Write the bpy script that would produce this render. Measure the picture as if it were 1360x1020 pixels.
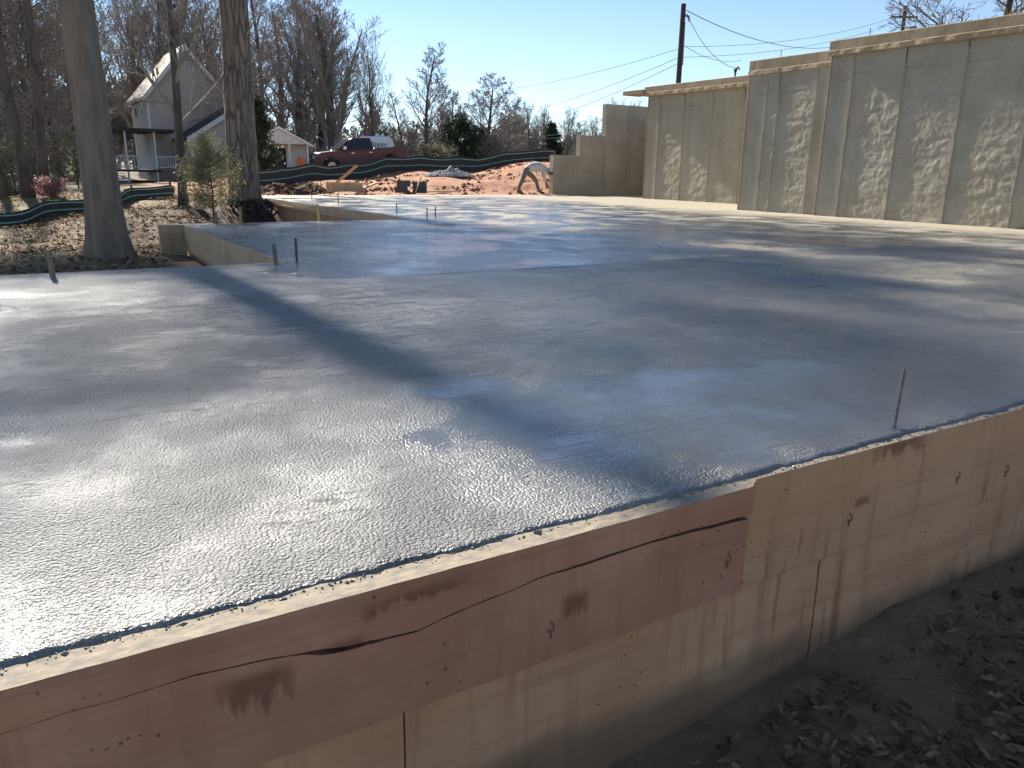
import bpy, bmesh, math, random
import numpy as np
from mathutils import Vector, Matrix, noise as mnoise

for o in list(bpy.data.objects):
    bpy.data.objects.remove(o)
scene = bpy.context.scene
COL = scene.collection
rad = math.radians

# ------------------------------------------------------------------ camera
CAM_H, FPX = 0.82, 1046.4
PITCH, ROLL, TH = rad(15.245), rad(0.9245), rad(31.56)
cp, sp, cr, sr = math.cos(PITCH), math.sin(PITCH), math.cos(ROLL), math.sin(ROLL)
ct, st = math.cos(TH), math.sin(TH)
X0, U0, FW = Vector((1, 0, 0)), Vector((0, sp, cp)), Vector((0, cp, -sp))
right, up = X0 * cr + U0 * sr, U0 * cr - X0 * sr
cam_d = bpy.data.cameras.new('camera')
cam = bpy.data.objects.new('camera', cam_d)
COL.objects.link(cam)
cam_d.sensor_width = 36
cam_d.lens = FPX / 1360 * 36
cam_d.clip_start, cam_d.clip_end = 0.05, 3000
m = Matrix((right, up, -FW)).transposed().to_4x4()
m.translation = (0, 0, CAM_H)
cam.matrix_world = m
scene.camera = cam

# ------------------------------------------------------------------ sky, sun, exposure
SUN_AZ, SUN_EL = rad(-34.1), rad(31.2)          # azimuth measured from +Y towards +X
world = bpy.data.worlds.new('World')
scene.world = world
world.use_nodes = True
nt = world.node_tree
sky = nt.nodes.new('ShaderNodeTexSky')
sky.sky_type = 'NISHITA'
sky.sun_disc = False
sky.sun_elevation = SUN_EL
sky.sun_rotation = SUN_AZ
sky.altitude = 2500
sky.air_density = 0.95
sky.dust_density = 0.0
sky.ozone_density = 1.0
nt.links.new(sky.outputs[0], nt.nodes['Background'].inputs[0])
nt.nodes['Background'].inputs[1].default_value = 0.078
sun_d = bpy.data.lights.new('sun', 'SUN')
sun_d.energy = 5.0
sun_d.angle = rad(1.6)
sun_d.color = (1.0, 0.93, 0.82)
sun = bpy.data.objects.new('sun', sun_d)
COL.objects.link(sun)
to_sun = Vector((math.sin(SUN_AZ) * math.cos(SUN_EL), math.cos(SUN_AZ) * math.cos(SUN_EL), math.sin(SUN_EL)))
sun.rotation_euler = to_sun.to_track_quat('Z', 'Y').to_euler()
sun.location = to_sun * 80
vs = scene.view_settings
vs.view_transform = 'Standard'
vs.look = 'None'
vs.gamma = 1
vs.use_curve_mapping = False
vs.exposure = 1.15
cy = scene.cycles
cy.max_bounces, cy.diffuse_bounces, cy.glossy_bounces, cy.transmission_bounces, cy.transparent_max_bounces = 4, 2, 3, 2, 4
cy.use_adaptive_sampling = True
cy.adaptive_threshold = 0.02
cy.sample_clamp_indirect = 6

# ------------------------------------------------------------------ helpers
def W(u, v, z=0.0):
    """plan coordinates of the slab (u along its near edge, v away from it) to world"""
    return Vector((u * ct - v * st, u * st + v * ct, z))

def at(px, py, Y):
    """world point at depth Y seen at a pixel of the photograph"""
    X, Yp = px - 680, py - 510
    X, Yp = cr * X + sr * Yp, -sr * X + cr * Yp
    x, u = X / FPX, -Yp / FPX
    d = Vector((x, cp + u * sp, -sp + u * cp))
    return Vector((0, 0, CAM_H)) + d * (Y / d.y)

def tag(o, label=None, cat=None, group=None, kind=None):
    if label: o['label'] = label
    if cat: o['category'] = cat
    if group: o['group'] = group
    if kind: o['kind'] = kind
    return o

def empty(name, loc=(0, 0, 0), rz=0.0):
    o = bpy.data.objects.new(name, None)
    COL.objects.link(o)
    o.location = loc
    o.rotation_euler = (0, 0, rz)
    o.empty_display_size = 0.1
    return o

def copy_tree(o, parent=None):
    c = o.copy()
    COL.objects.link(c)
    c.parent = parent
    for ch in list(o.children):
        copy_tree(ch, c)
    return c

class MB:
    def __init__(self):
        self.v, self.f, self.mi, self.cur = [], [], [], 0
    def add(self, vs, fs):
        n = len(self.v)
        self.v += [tuple(p) for p in vs]
        for f in fs:
            self.f.append(tuple(i + n for i in f))
            self.mi.append(self.cur)
        return self
    def box(self, x0, x1, y0, y1, z0, z1, M=None):
        vs = [(x, y, z) for x in (x0, x1) for y in (y0, y1) for z in (z0, z1)]
        if M is not None: vs = [M @ Vector(p) for p in vs]
        return self.add(vs, [(0, 1, 3, 2), (4, 6, 7, 5), (0, 4, 5, 1), (2, 3, 7, 6), (0, 2, 6, 4), (1, 5, 7, 3)])
    def bar(self, a, b, w, h=None, upv=(0, 0, 1)):
        a, b = Vector(a), Vector(b)
        h = w if h is None else h
        d = (b - a).normalized()
        s = d.cross(Vector(upv))
        if s.length < 1e-4: s = d.cross(Vector((0, 1, 0)))
        s.normalize()
        t = s.cross(d)
        vs = [p + s * (i * w / 2) + t * (j * h / 2) for p in (a, b) for i, j in ((-1, -1), (1, -1), (1, 1), (-1, 1))]
        return self.add(vs, [(3, 2, 1, 0), (4, 5, 6, 7), (0, 1, 5, 4), (1, 2, 6, 5), (2, 3, 7, 6), (3, 0, 4, 7)])
    def tube(self, pts, rs, n=6, cap=True):
        pts = [Vector(p) for p in pts]
        if not isinstance(rs, (list, tuple)): rs = [rs] * len(pts)
        base = len(self.v)
        ref = None
        for i, p in enumerate(pts):
            d = (pts[min(i + 1, len(pts) - 1)] - pts[max(i - 1, 0)])
            d = d.normalized() if d.length > 0 else Vector((0, 0, 1))
            if ref is None:
                ref = d.orthogonal().normalized()
            ref = (ref - d * ref.dot(d)).normalized()
            s = d.cross(ref)
            for k in range(n):
                a = 2 * math.pi * k / n
                self.v.append(tuple(p + (ref * math.cos(a) + s * math.sin(a)) * rs[i]))
        for i in range(len(pts) - 1):
            for k in range(n):
                k2 = (k + 1) % n
                self.f.append((base + i * n + k, base + i * n + k2, base + (i + 1) * n + k2, base + (i + 1) * n + k))
                self.mi.append(self.cur)
        if cap:
            self.f.append(tuple(base + k for k in reversed(range(n)))); self.mi.append(self.cur)
            self.f.append(tuple(base + (len(pts) - 1) * n + k for k in range(n))); self.mi.append(self.cur)
        return self
    def prism(self, poly, axis_vec):
        """poly: list of 3-D points, extruded by axis_vec"""
        n = len(poly)
        a = [Vector(p) for p in poly]
        b = [p + Vector(axis_vec) for p in a]
        fs = [tuple(reversed(range(n))), tuple(range(n, 2 * n))]
        fs += [(i, (i + 1) % n, n + (i + 1) % n, n + i) for i in range(n)]
        return self.add(a + b, fs)
    def build(self, name, mats, parent=None, smooth=False, bevel=0.0, recalc=True):
        me = bpy.data.meshes.new(name)
        me.from_pydata(self.v, [], self.f)
        mats = mats if isinstance(mats, (list, tuple)) else [mats]
        for mm in mats: me.materials.append(mm)
        if len(mats) > 1: me.polygons.foreach_set('material_index', self.mi)
        if recalc and len(self.f) < 60000:
            bm = bmesh.new(); bm.from_mesh(me)
            bmesh.ops.recalc_face_normals(bm, faces=bm.faces)
            bm.to_mesh(me); bm.free()
        if smooth: me.polygons.foreach_set('use_smooth', [True] * len(me.polygons))
        me.update()
        o = bpy.data.objects.new(name, me)
        COL.objects.link(o)
        if parent is not None: o.parent = parent
        if bevel:
            bv = o.modifiers.new('bevel', 'BEVEL')
            bv.width = bevel; bv.segments = 2; bv.limit_method = 'ANGLE'
        return o

def np_mesh(name, verts, faces, mat, parent=None, smooth=False):
    """verts (n,3) array, faces (m,3) or (m,4) array"""
    me = bpy.data.meshes.new(name)
    nv, (nf, k) = len(verts), faces.shape
    me.vertices.add(nv); me.vertices.foreach_set('co', np.asarray(verts, np.float32).ravel())
    me.loops.add(nf * k); me.loops.foreach_set('vertex_index', faces.astype(np.int32).ravel())
    me.polygons.add(nf); me.polygons.foreach_set('loop_start', np.arange(0, nf * k, k, dtype=np.int32))
    if smooth: me.polygons.foreach_set('use_smooth', np.ones(nf, bool))
    me.update(calc_edges=True); me.validate()
    me.materials.append(mat)
    o = bpy.data.objects.new(name, me)
    COL.objects.link(o)
    if parent is not None: o.parent = parent
    return o

def grid_faces(nu, nv):
    i, j = np.meshgrid(np.arange(nu - 1), np.arange(nv - 1), indexing='ij')
    a = (i * nv + j).ravel()
    return np.stack([a, a + nv, a + nv + 1, a + 1], 1)

N3 = lambda x, y, z=0.0: mnoise.noise(Vector((x, y, z)))
def FB(x, y, z=0.0, oc=4):
    s, a, f = 0.0, 1.0, 1.0
    for _ in range(oc):
        s += a * mnoise.noise(Vector((x * f, y * f, z * f + 7.3 * _))); a *= 0.5; f *= 2.03
    return s

# ------------------------------------------------------------------ materials
class NT:
    """small wrapper to write node trees"""
    def __init__(self, name):
        self.m = bpy.data.materials.new(name)
        self.m.use_nodes = True
        self.t = self.m.node_tree
        self.b = self.t.nodes['Principled BSDF']
        tc = self.t.nodes.new('ShaderNodeTexCoord')
        self.obj = tc.outputs['Object']
        self.geo = self.t.nodes.new('ShaderNodeNewGeometry')
    def n(self, typ, **k):
        nd = self.t.nodes.new(typ)
        for a, b in k.items(): setattr(nd, a, b)
        return nd
    def set(self, sock, val):
        if isinstance(val, bpy.types.NodeSocket): self.t.links.new(val, sock)
        elif isinstance(val, (tuple, list)) and len(val) == 3 and sock.type == 'RGBA': sock.default_value = (*val, 1)
        else: sock.default_value = val
    def mapping(self, src, scale=(1, 1, 1), loc=(0, 0, 0), rot=(0, 0, 0)):
        mp = self.n('ShaderNodeMapping')
        self.set(mp.inputs[0], src)
        mp.inputs['Scale'].default_value = scale; mp.inputs['Location'].default_value = loc; mp.inputs['Rotation'].default_value = rot
        return mp.outputs[0]
    def noise(self, scale, detail=4, rough=0.55, src=None, dist=0.0):
        nd = self.n('ShaderNodeTexNoise')
        self.set(nd.inputs['Vector'], src if src is not None else self.obj)
        nd.inputs['Scale'].default_value = scale; nd.inputs['Detail'].default_value = detail
        nd.inputs['Roughness'].default_value = rough; nd.inputs['Distortion'].default_value = dist
        return nd.outputs['Fac']
    def voro(self, scale, src=None, feature='F1', out='Distance', rnd=1.0):
        nd = self.n('ShaderNodeTexVoronoi', feature=feature)
        self.set(nd.inputs['Vector'], src if src is not None else self.obj)
        nd.inputs['Scale'].default_value = scale; nd.inputs['Randomness'].default_value = rnd
        return nd.outputs[out]
    def ramp(self, fac, a, b, lo=0.0, hi=1.0):
        nd = self.n('ShaderNodeMapRange', interpolation_type='SMOOTHSTEP')
        self.set(nd.inputs['Value'], fac)
        for i, x in zip(('From Min', 'From Max', 'To Min', 'To Max'), (a, b, lo, hi)): self.set(nd.inputs[i], x)
        return nd.outputs[0]
    def math(self, op, a, b=0.0, c=None, clamp=False):
        nd = self.n('ShaderNodeMath', operation=op, use_clamp=clamp)
        self.set(nd.inputs[0], a); self.set(nd.inputs[1], b)
        if c is not None: self.set(nd.inputs[2], c)
        return nd.outputs[0]
    def mix(self, fac, a, b, blend='MIX'):
        nd = self.n('ShaderNodeMix', data_type='RGBA', blend_type=blend)
        self.set(nd.inputs[0], fac); self.set(nd.inputs[6], a); self.set(nd.inputs[7], b)
        return nd.outputs[2]
    def mixf(self, fac, a, b):
        nd = self.n('ShaderNodeMix', data_type='FLOAT')
        self.set(nd.inputs[0], fac); self.set(nd.inputs[2], a); self.set(nd.inputs[3], b)
        return nd.outputs[0]
    def sep(self, v):
        nd = self.n('ShaderNodeSeparateXYZ'); self.set(nd.inputs[0], v); return nd.outputs
    def bump(self, h, strength=0.3, dist=0.01, normal=None):
        nd = self.n('ShaderNodeBump')
        self.set(nd.inputs['Strength'], strength); self.set(nd.inputs['Distance'], dist); self.set(nd.inputs['Height'], h)
        if normal is not None: self.set(nd.inputs['Normal'], normal)
        return nd.outputs[0]
    def out(self, **k):
        for a, v in k.items(): self.set(self.b.inputs[a.replace('_', ' ')], v)
        return self.m

def simple(name, c1, c2=None, rough=0.7, scale=8.0, bump=0.2, dist=0.01, stretch=(1, 1, 1), metal=0.0, spec=0.5, detail=5):
    t = NT(name)
    src = t.mapping(t.obj, stretch)
    nz = t.noise(scale, detail, 0.6, src)
    c2 = c2 or tuple(x * 0.7 for x in c1)
    col = t.mix(t.ramp(nz, 0.3, 0.7), c1, c2)
    kw = dict(Base_Color=col, Roughness=rough, Metallic=metal)
    kw['Specular_IOR_Level'] = spec
    if bump: kw['Normal'] = t.bump(nz, bump, dist)
    return t.out(**kw)

M = {}
M['rust'] = simple('rusty_steel', (0.16, 0.085, 0.05), (0.07, 0.05, 0.045), 0.75, 60, 0.4, 0.002)
M['steel'] = simple('grey_steel', (0.22, 0.22, 0.22), (0.12, 0.11, 0.10), 0.5, 50, 0.3, 0.002, metal=0.6)
M['stake'] = simple('stake_wood', (0.36, 0.27, 0.16), (0.22, 0.16, 0.10), 0.8, 14, 0.3, 0.004, (6, 6, 1))
M['lumber'] = simple('new_lumber', (0.52, 0.38, 0.20), (0.40, 0.28, 0.14), 0.75, 10, 0.25, 0.004, (5, 5, 1))
M['fabric'] = simple('silt_fabric', (0.018, 0.022, 0.022), (0.030, 0.036, 0.034), 0.65, 20, 0.4, 0.02, (1, 1, 0.3))
M['stripe'] = simple('fabric_stripe', (0.12, 0.42, 0.34), (0.30, 0.50, 0.42), 0.6, 6, 0.0)
M['block'] = simple('masonry_block', (0.10, 0.11, 0.12), (0.06, 0.065, 0.07), 0.9, 30, 0.5, 0.006)
M['gravel'] = simple('gravel_stone', (0.36, 0.35, 0.34), (0.20, 0.20, 0.21), 0.9, 9, 0.2, 0.02)
M['clod'] = simple('clay_clod', (0.27, 0.115, 0.055), (0.16, 0.065, 0.033), 0.95, 5, 0.5, 0.03)
M['mulch'] = simple('mulch_clod', (0.13, 0.07, 0.04), (0.07, 0.038, 0.024), 0.95, 5, 0.5, 0.03)
M['pole'] = simple('dark_pole_wood', (0.03, 0.026, 0.024), (0.05, 0.042, 0.035), 0.85, 5, 0.3, 0.02, (4, 4, 0.4))
M['wire'] = simple('wire', (0.10, 0.10, 0.11), rough=0.6, bump=0)
M['cable'] = simple('sunlit_cable', (0.5, 0.48, 0.44), rough=0.5, bump=0)  # pale colour stands for sunlight on the wires
M['transformer'] = simple('transformer_paint', (0.35, 0.36, 0.37), rough=0.5, bump=0)
M['siding'] = simple('house_siding', (0.50, 0.43, 0.385), (0.44, 0.375, 0.335), 0.7, 3, 0.0)
M['trim'] = simple('white_trim', (0.70, 0.69, 0.66), (0.62, 0.61, 0.58), 0.6, 5, 0.0)
M['shingle'] = simple('pale_shingle', (0.50, 0.43, 0.34), (0.40, 0.34, 0.27), 0.9, 12, 0.4, 0.02)
M['shingle_dark'] = simple('dark_shingle', (0.06, 0.05, 0.055), (0.04, 0.035, 0.04), 0.9, 12, 0.4, 0.02)
M['glass'] = simple('window_glass', (0.02, 0.025, 0.03), rough=0.08, bump=0)
M['dark_wood'] = simple('dark_stained_wood', (0.06, 0.045, 0.035), (0.04, 0.03, 0.025), 0.8, 6, 0.3, 0.01)
M['orange'] = simple('orange_plastic', (0.75, 0.19, 0.04), (0.65, 0.15, 0.03), 0.5, 5, 0.0)
M['tyre'] = simple('tyre_rubber', (0.018, 0.018, 0.018), rough=0.8, bump=0)
M['chrome'] = simple('chrome', (0.7, 0.7, 0.7), rough=0.12, bump=0, metal=1.0)
M['headlamp'] = simple('headlamp_lens', (0.55, 0.55, 0.55), rough=0.08, bump=0)
M['black_plastic'] = simple('black_plastic', (0.015, 0.015, 0.016), rough=0.5, bump=0)
M['navy_print'] = simple('navy_print', (0.025, 0.035, 0.11), rough=0.5, bump=0)
M['white_gel'] = simple('white_gelcoat', (0.72, 0.73, 0.74), (0.66, 0.67, 0.68), 0.25, 2, 0.0)
M['tail'] = simple('tail_lamp', (0.35, 0.02, 0.02), rough=0.2, bump=0)
t = NT('maroon_paint')
M['paint'] = t.out(Base_Color=(0.055, 0.013, 0.022), Roughness=0.42, Coat_Weight=0.35, Coat_Roughness=0.06)
M['shirt'] = simple('pale_grey_shirt', (0.56, 0.55, 0.53), (0.46, 0.45, 0.44), 0.9, 10, 0.3, 0.01)
M['pants'] = simple('grey_work_pants', (0.17, 0.165, 0.15), (0.12, 0.115, 0.10), 0.9, 10, 0.3, 0.01)
M['skin'] = simple('skin', (0.30, 0.16, 0.10), rough=0.6, bump=0)
M['boot'] = simple('muddy_boot', (0.10, 0.07, 0.05), rough=0.8, bump=0)
M['hair'] = simple('dark_hair', (0.02, 0.016, 0.013), rough=0.7, bump=0)

def bark(name, c1, c2, sc=9, st_=0.16, b=0.9, d=0.03):
    t = NT(name)
    src = t.mapping(t.obj, (1, 1, st_))
    n1 = t.noise(sc, 6, 0.65, src, 0.6)
    v1 = t.voro(sc * 0.9, src, 'DISTANCE_TO_EDGE')
    h = t.math('ADD', n1, t.ramp(v1, 0.0, 0.25, 0.0, 0.6))
    col = t.mix(t.ramp(h, 0.45, 1.1), c2, c1)
    col = t.mix(t.ramp(t.noise(1.3, 3), 0.45, 0.7), col, tuple(x * 0.75 + 0.015 for x in c1))
    return t.out(Base_Color=col, Roughness=0.95, Normal=t.bump(h, b, d))
M['bark1'] = simple('smooth_grey_bark', (0.29, 0.22, 0.165), (0.18, 0.135, 0.10), 0.95, 9, 1.0, 0.035, (1, 1, 0.2), detail=9)
M['bark2'] = bark('furrowed_bark', (0.26, 0.205, 0.16), (0.095, 0.074, 0.06), 10, 0.15, 1.0, 0.04)
M['bark3'] = bark('distant_bark', (0.12, 0.10, 0.082), (0.07, 0.058, 0.05), 3, 0.2, 0.3, 0.02)
M['twig'] = simple('bare_twigs', (0.32, 0.275, 0.235), (0.22, 0.185, 0.16), 0.9, 0.7, 0.0)
M['twig_far'] = simple('far_twigs', (0.26, 0.215, 0.19), (0.19, 0.16, 0.14), 0.95, 0.3, 0.0)
def leafmat(name, c1, c2, tr=0.3):
    t = NT(name)
    col = t.mix(t.ramp(t.noise(1.7, 3), 0.35, 0.65), c1, c2)
    m_ = t.out(Base_Color=col, Roughness=0.6)
    if tr:
        tl = t.n('ShaderNodeBsdfTranslucent'); t.set(tl.inputs[0], col)
        mx = t.n('ShaderNodeMixShader'); mx.inputs[0].default_value = tr
        t.t.links.new(t.b.outputs[0], mx.inputs[1]); t.t.links.new(tl.outputs[0], mx.inputs[2])
        t.t.links.new(mx.outputs[0], t.t.nodes['Material Output'].inputs[0])
    return m_
M['needle_light'] = leafmat('light_needles', (0.27, 0.255, 0.125), (0.18, 0.175, 0.085), 0.4)
M['needle_dark'] = leafmat('dark_needles', (0.030, 0.048, 0.022), (0.045, 0.06, 0.028), 0.2)
M['olive_leaf'] = leafmat('olive_leaves', (0.15, 0.15, 0.075), (0.19, 0.165, 0.10), 0.3)
M['pink_leaf'] = leafmat('pink_blossom', (0.42, 0.23, 0.21), (0.30, 0.16, 0.14), 0.3)
def littermat(name, cols):
    t = NT(name)
    rnd = t.geo.outputs['Random Per Island']
    r = t.n('ShaderNodeValToRGB')
    t.set(r.inputs[0], rnd)
    el = r.color_ramp.elements
    while len(el) < len(cols): el.new(0.5)
    for i, c in enumerate(cols):
        el[i].position = i / (len(cols) - 1); el[i].color = (*c, 1)
    return t.out(Base_Color=r.outputs[0], Roughness=0.9, Specular_IOR_Level=0.15)
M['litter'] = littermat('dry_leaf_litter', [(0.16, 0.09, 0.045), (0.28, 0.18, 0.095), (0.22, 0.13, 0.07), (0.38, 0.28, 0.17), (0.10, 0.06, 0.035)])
M['litter_near'] = littermat('shaded_leaf_litter', [(0.10, 0.062, 0.035), (0.22, 0.142, 0.08), (0.15, 0.094, 0.052), (0.30, 0.205, 0.12), (0.08, 0.05, 0.03)])  # darkened copy of the lawn leaves, shade put into the tones
M['grass'] = littermat('dry_grass', [(0.22, 0.20, 0.085), (0.30, 0.25, 0.13), (0.16, 0.17, 0.06), (0.34, 0.28, 0.16)])

# ---- fresh, wet concrete of the slab (coordinates are the slab's own u, v in metres)
def slab_material():
    t = NT('wet_fresh_concrete')
    s = t.sep(t.obj); u, v = s[0], s[1]
    def n2(scale, detail=3, rough=0.55, loc=(0, 0, 0), sc=(1, 1, 1), dist=0.0):
        nd = t.n('ShaderNodeTexNoise', noise_dimensions='2D')
        t.set(nd.inputs['Vector'], t.mapping(t.obj, sc, loc))
        nd.inputs['Scale'].default_value = scale; nd.inputs['Detail'].default_value = detail
        nd.inputs['Roughness'].default_value = rough; nd.inputs['Distortion'].default_value = dist
        return nd.outputs['Fac']
    broad = n2(0.8, 3, 0.55)
    mid = n2(1.5, 4, 0.6, (4, 7, 0))
    # the smoother second pour beyond a straight screed joint
    vw = t.math('ADD', v, t.math('MULTIPLY', t.math('SUBTRACT', mid, 0.5), 0.16))
    pour2 = t.math('MULTIPLY', t.ramp(vw, 5.66, 5.74), t.ramp(t.math('ADD', u, t.math('MULTIPLY', t.math('SUBTRACT', mid, 0.5), 1.2)), 1.2, 1.9))
    # trowelled patch beside the near edge
    a = t.math('MULTIPLY', t.math('SUBTRACT', u, 2.0), 0.75); b = t.math('SUBTRACT', v, 2.05)
    r2 = t.math('SQRT', t.math('ADD', t.math('MULTIPLY', a, a), t.math('MULTIPLY', b, b)))
    r2 = t.math('ADD', r2, t.math('MULTIPLY', t.math('SUBTRACT', mid, 0.5), 1.3))
    trow = t.ramp(r2, 1.05, 0.45)
    patch = t.ramp(broad, 0.50, 0.66)
    # a band left coarse and torn by the screed
    tw = t.math('MULTIPLY', t.math('SUBTRACT', n2(1.1, 4, 0.6, (1, 5, 0)), 0.5), 2.2)
    vt = t.math('ADD', v, tw)
    torn = t.math('MULTIPLY', t.math('MULTIPLY', t.ramp(vt, 2.5, 3.2), t.ramp(vt, 5.5, 4.7)), t.ramp(t.math('ADD', u, tw), 4.8, 3.4))
    smooth = t.math('MAXIMUM', t.math('MAXIMUM', t.math('MULTIPLY', pour2, 0.9), t.math('MULTIPLY', trow, 0.9)), t.math('MULTIPLY', patch, 0.55))
    smooth = t.math('MULTIPLY', smooth, t.math('SUBTRACT', 1.0, t.math('MULTIPLY', torn, 0.8)))
    film = t.ramp(n2(0.9, 3, 0.6, (5, 3, 0)), 0.42, 0.62)
    # dry strips against the walls, and sunlit beige painted in towards the right
    dn = t.math('MULTIPLY', t.math('SUBTRACT', broad, 0.5), 2.6)
    dry = t.math('MAXIMUM', t.ramp(t.math('ADD', u, dn), 11.2, 13.4), t.ramp(t.math('ADD', v, dn), 20.6, 22.2))
    dry = t.math('MAXIMUM', dry, t.math('MULTIPLY', t.ramp(mid, 0.42, 0.66), t.ramp(u, 3.2, 7.0, 0.0, 0.85)))
    fine = n2(150, 2, 0.6)
    vn = t.n('ShaderNodeTexVoronoi', voronoi_dimensions='2D'); t.set(vn.inputs['Vector'], t.obj); vn.inputs['Scale'].default_value = 105
    peb = vn.outputs['Distance']
    big = n2(8, 3, 0.6)
    tears = n2(15, 4, 0.72, (0, 0, 0), (0.4, 1.5, 1), 1.0)
    tear_m = t.math('MULTIPLY', t.ramp(tears, 0.56, 0.64), t.math('MAXIMUM', t.ramp(mid, 0.54, 0.64), torn))
    tear_m = t.math('MULTIPLY', tear_m, t.math('SUBTRACT', 1.0, t.math('MULTIPLY', smooth, 1.3), None, True))
    col = t.mix(t.ramp(mid, 0.3, 0.7), (0.10, 0.102, 0.098), (0.235, 0.228, 0.207))
    col = t.mix(t.math('MULTIPLY', t.ramp(fine, 0.40, 0.72), 0.5), col, (0.27, 0.26, 0.235))
    col = t.mix(t.math('MULTIPLY', torn, 0.88), col, t.mix(t.ramp(fine, 0.35, 0.7), (0.045, 0.047, 0.048), (0.125, 0.124, 0.118)))
    col = t.mix(t.math('MULTIPLY', smooth, t.mixf(film, 0.55, 0.92)), col, (0.075, 0.080, 0.085))
    col = t.mix(dry, col, t.mix(t.ramp(big, 0.35, 0.65), (0.40, 0.355, 0.265), (0.34, 0.30, 0.225)))
    col = t.mix(t.math('MULTIPLY', tear_m, 0.6), col, (0.05, 0.05, 0.05))
    rough = t.mixf(smooth, t.mixf(fine, 0.36, 0.52), t.mixf(film, 0.27, 0.09))
    rough = t.mixf(dry, rough, 0.8)
    rough = t.mixf(t.math('MULTIPLY', torn, 0.85), rough, 0.36)
    amp = t.math('MULTIPLY', t.mixf(smooth, 1.0, 0.10), t.mixf(dry, 1.0, 0.35))
    amp = t.math('MULTIPLY', amp, t.ramp(n2(2.3, 3, 0.6, (3, 1, 0)), 0.3, 0.7, 0.45, 1.35))
    h = t.math('MULTIPLY', t.math('ADD', t.math('MULTIPLY', peb, -1.0), t.math('MULTIPLY', fine, 1.5)), amp)
    h = t.math('ADD', h, t.math('MULTIPLY', big, t.mixf(smooth, 1.2, 0.4)))
    h = t.math('SUBTRACT', h, t.math('MULTIPLY', tear_m, 1.5))
    h = t.math('ADD', h, t.math('MULTIPLY', n2(6, 4, 0.65, (0, 0, 0), (0.12, 3.0, 1), 0.4), t.mixf(smooth, 0.5, 0.55)))
    nn = t.bump(h, 1.0, 0.0058)
    coat = t.math('MULTIPLY', t.math('MULTIPLY', film, t.mixf(smooth, 0.35, 1.0)), t.math('SUBTRACT', 1.0, t.math('MAXIMUM', dry, t.math('MULTIPLY', torn, 0.6)), None, True))
    return t.out(Base_Color=col, Roughness=rough, Normal=nn, Coat_Weight=coat, Coat_Roughness=0.07, Specular_IOR_Level=t.mixf(torn, t.mixf(dry, 0.9, 0.4), 1.0), Coat_Normal=nn, Coat_IOR=1.33)
M['slab'] = slab_material()

def formed_concrete(name, c1, c2, stain, damp=True, red=None, stains=()):
    """board-formed foundation concrete, stained with red clay (object coords u, v, z)"""
    t = NT(name)
    s = t.sep(t.obj); z = s[2]
    mott = t.noise(2.2, 6, 0.62)
    col = t.mix(t.ramp(mott, 0.32, 0.68), c1, c2)
    streak = t.noise(9, 5, 0.6, t.mapping(t.obj, (1.6, 1.6, 0.14)), 0.3)
    col = t.mix(t.math('MULTIPLY', t.ramp(streak, 0.50, 0.68), 0.42), col, red or (0.30, 0.13, 0.075))
    horiz = t.noise(5, 5, 0.6, t.mapping(t.obj, (0.12, 1, 5)))
    col = t.mix(t.math('MULTIPLY', t.ramp(horiz, 0.48, 0.70), 0.35), col, tuple(x * 0.62 for x in c2))
    # wet drips with their own shapes
    drip = t.math('MULTIPLY', t.ramp(t.noise(13, 3, 0.5, t.mapping(t.obj, (1.5, 1, 0.16), (3.1, 0, 0.4))), 0.56, 0.62), t.ramp(t.noise(1.4, 2, 0.5, t.mapping(t.obj, (1, 1, 1.4), (0.6, 0, 0.3))), 0.53, 0.60))
    col = t.mix(t.math('MULTIPLY', drip, 0.42), col, stain)
    for (su, sz_, wu, wz, q) in stains:
        jag = t.noise(30, 3, 0.6, t.mapping(t.obj, (1, 1, 0.18), (q, 0, 0)))
        du = t.math('ABSOLUTE', t.math('SUBTRACT', s[0], su))
        a_ = t.ramp(t.math('ADD', du, t.math('MULTIPLY', t.math('SUBTRACT', jag, 0.5), wu * 0.9)), wu, wu * 0.3)
        low_ = t.math('ADD', sz_ - wz, t.math('MULTIPLY', t.math('SUBTRACT', jag, 0.5), wz * 2.6))
        b_ = t.math('MULTIPLY', t.ramp(t.math('SUBTRACT', z, low_), 0.0, wz * .5), t.ramp(z, sz_ + .02, sz_ - .015))
        col = t.mix(t.math('MULTIPLY', t.math('MULTIPLY', a_, b_), 0.75), col, stain)
    spots = t.math('MULTIPLY', t.ramp(t.voro(34), 0.17, 0.10), t.ramp(t.noise(2.6, 3), 0.50, 0.60))
    col = t.mix(t.math('MULTIPLY', spots, 0.7), col, (0.035, 0.024, 0.018))
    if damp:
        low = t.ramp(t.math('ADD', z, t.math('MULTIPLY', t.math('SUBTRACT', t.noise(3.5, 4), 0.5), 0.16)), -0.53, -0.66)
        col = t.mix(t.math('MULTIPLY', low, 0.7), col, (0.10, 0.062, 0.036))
    grain = t.noise(60, 4, 0.65, t.mapping(t.obj, (0.25, 1, 1.2)))
    h = t.math('ADD', t.math('MULTIPLY', grain, 0.5), t.math('ADD', mott, t.math('MULTIPLY', spots, -0.6)))
    rough = t.mixf(drip, 0.8, 0.45)
    return t.out(Base_Color=col, Roughness=rough, Normal=t.bump(h, 0.35, 0.006))
M['beam'] = formed_concrete('clay_stained_beam', (0.46, 0.245, 0.155), (0.36, 0.17, 0.105), (0.15, 0.055, 0.032), False, None, ((.27, -.115, .10, .085, 0), (.62, -.03, .16, .03, 3), (1.02, -.16, .05, .06, 5), (.45, -.10, .06, .03, 8)))
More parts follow.
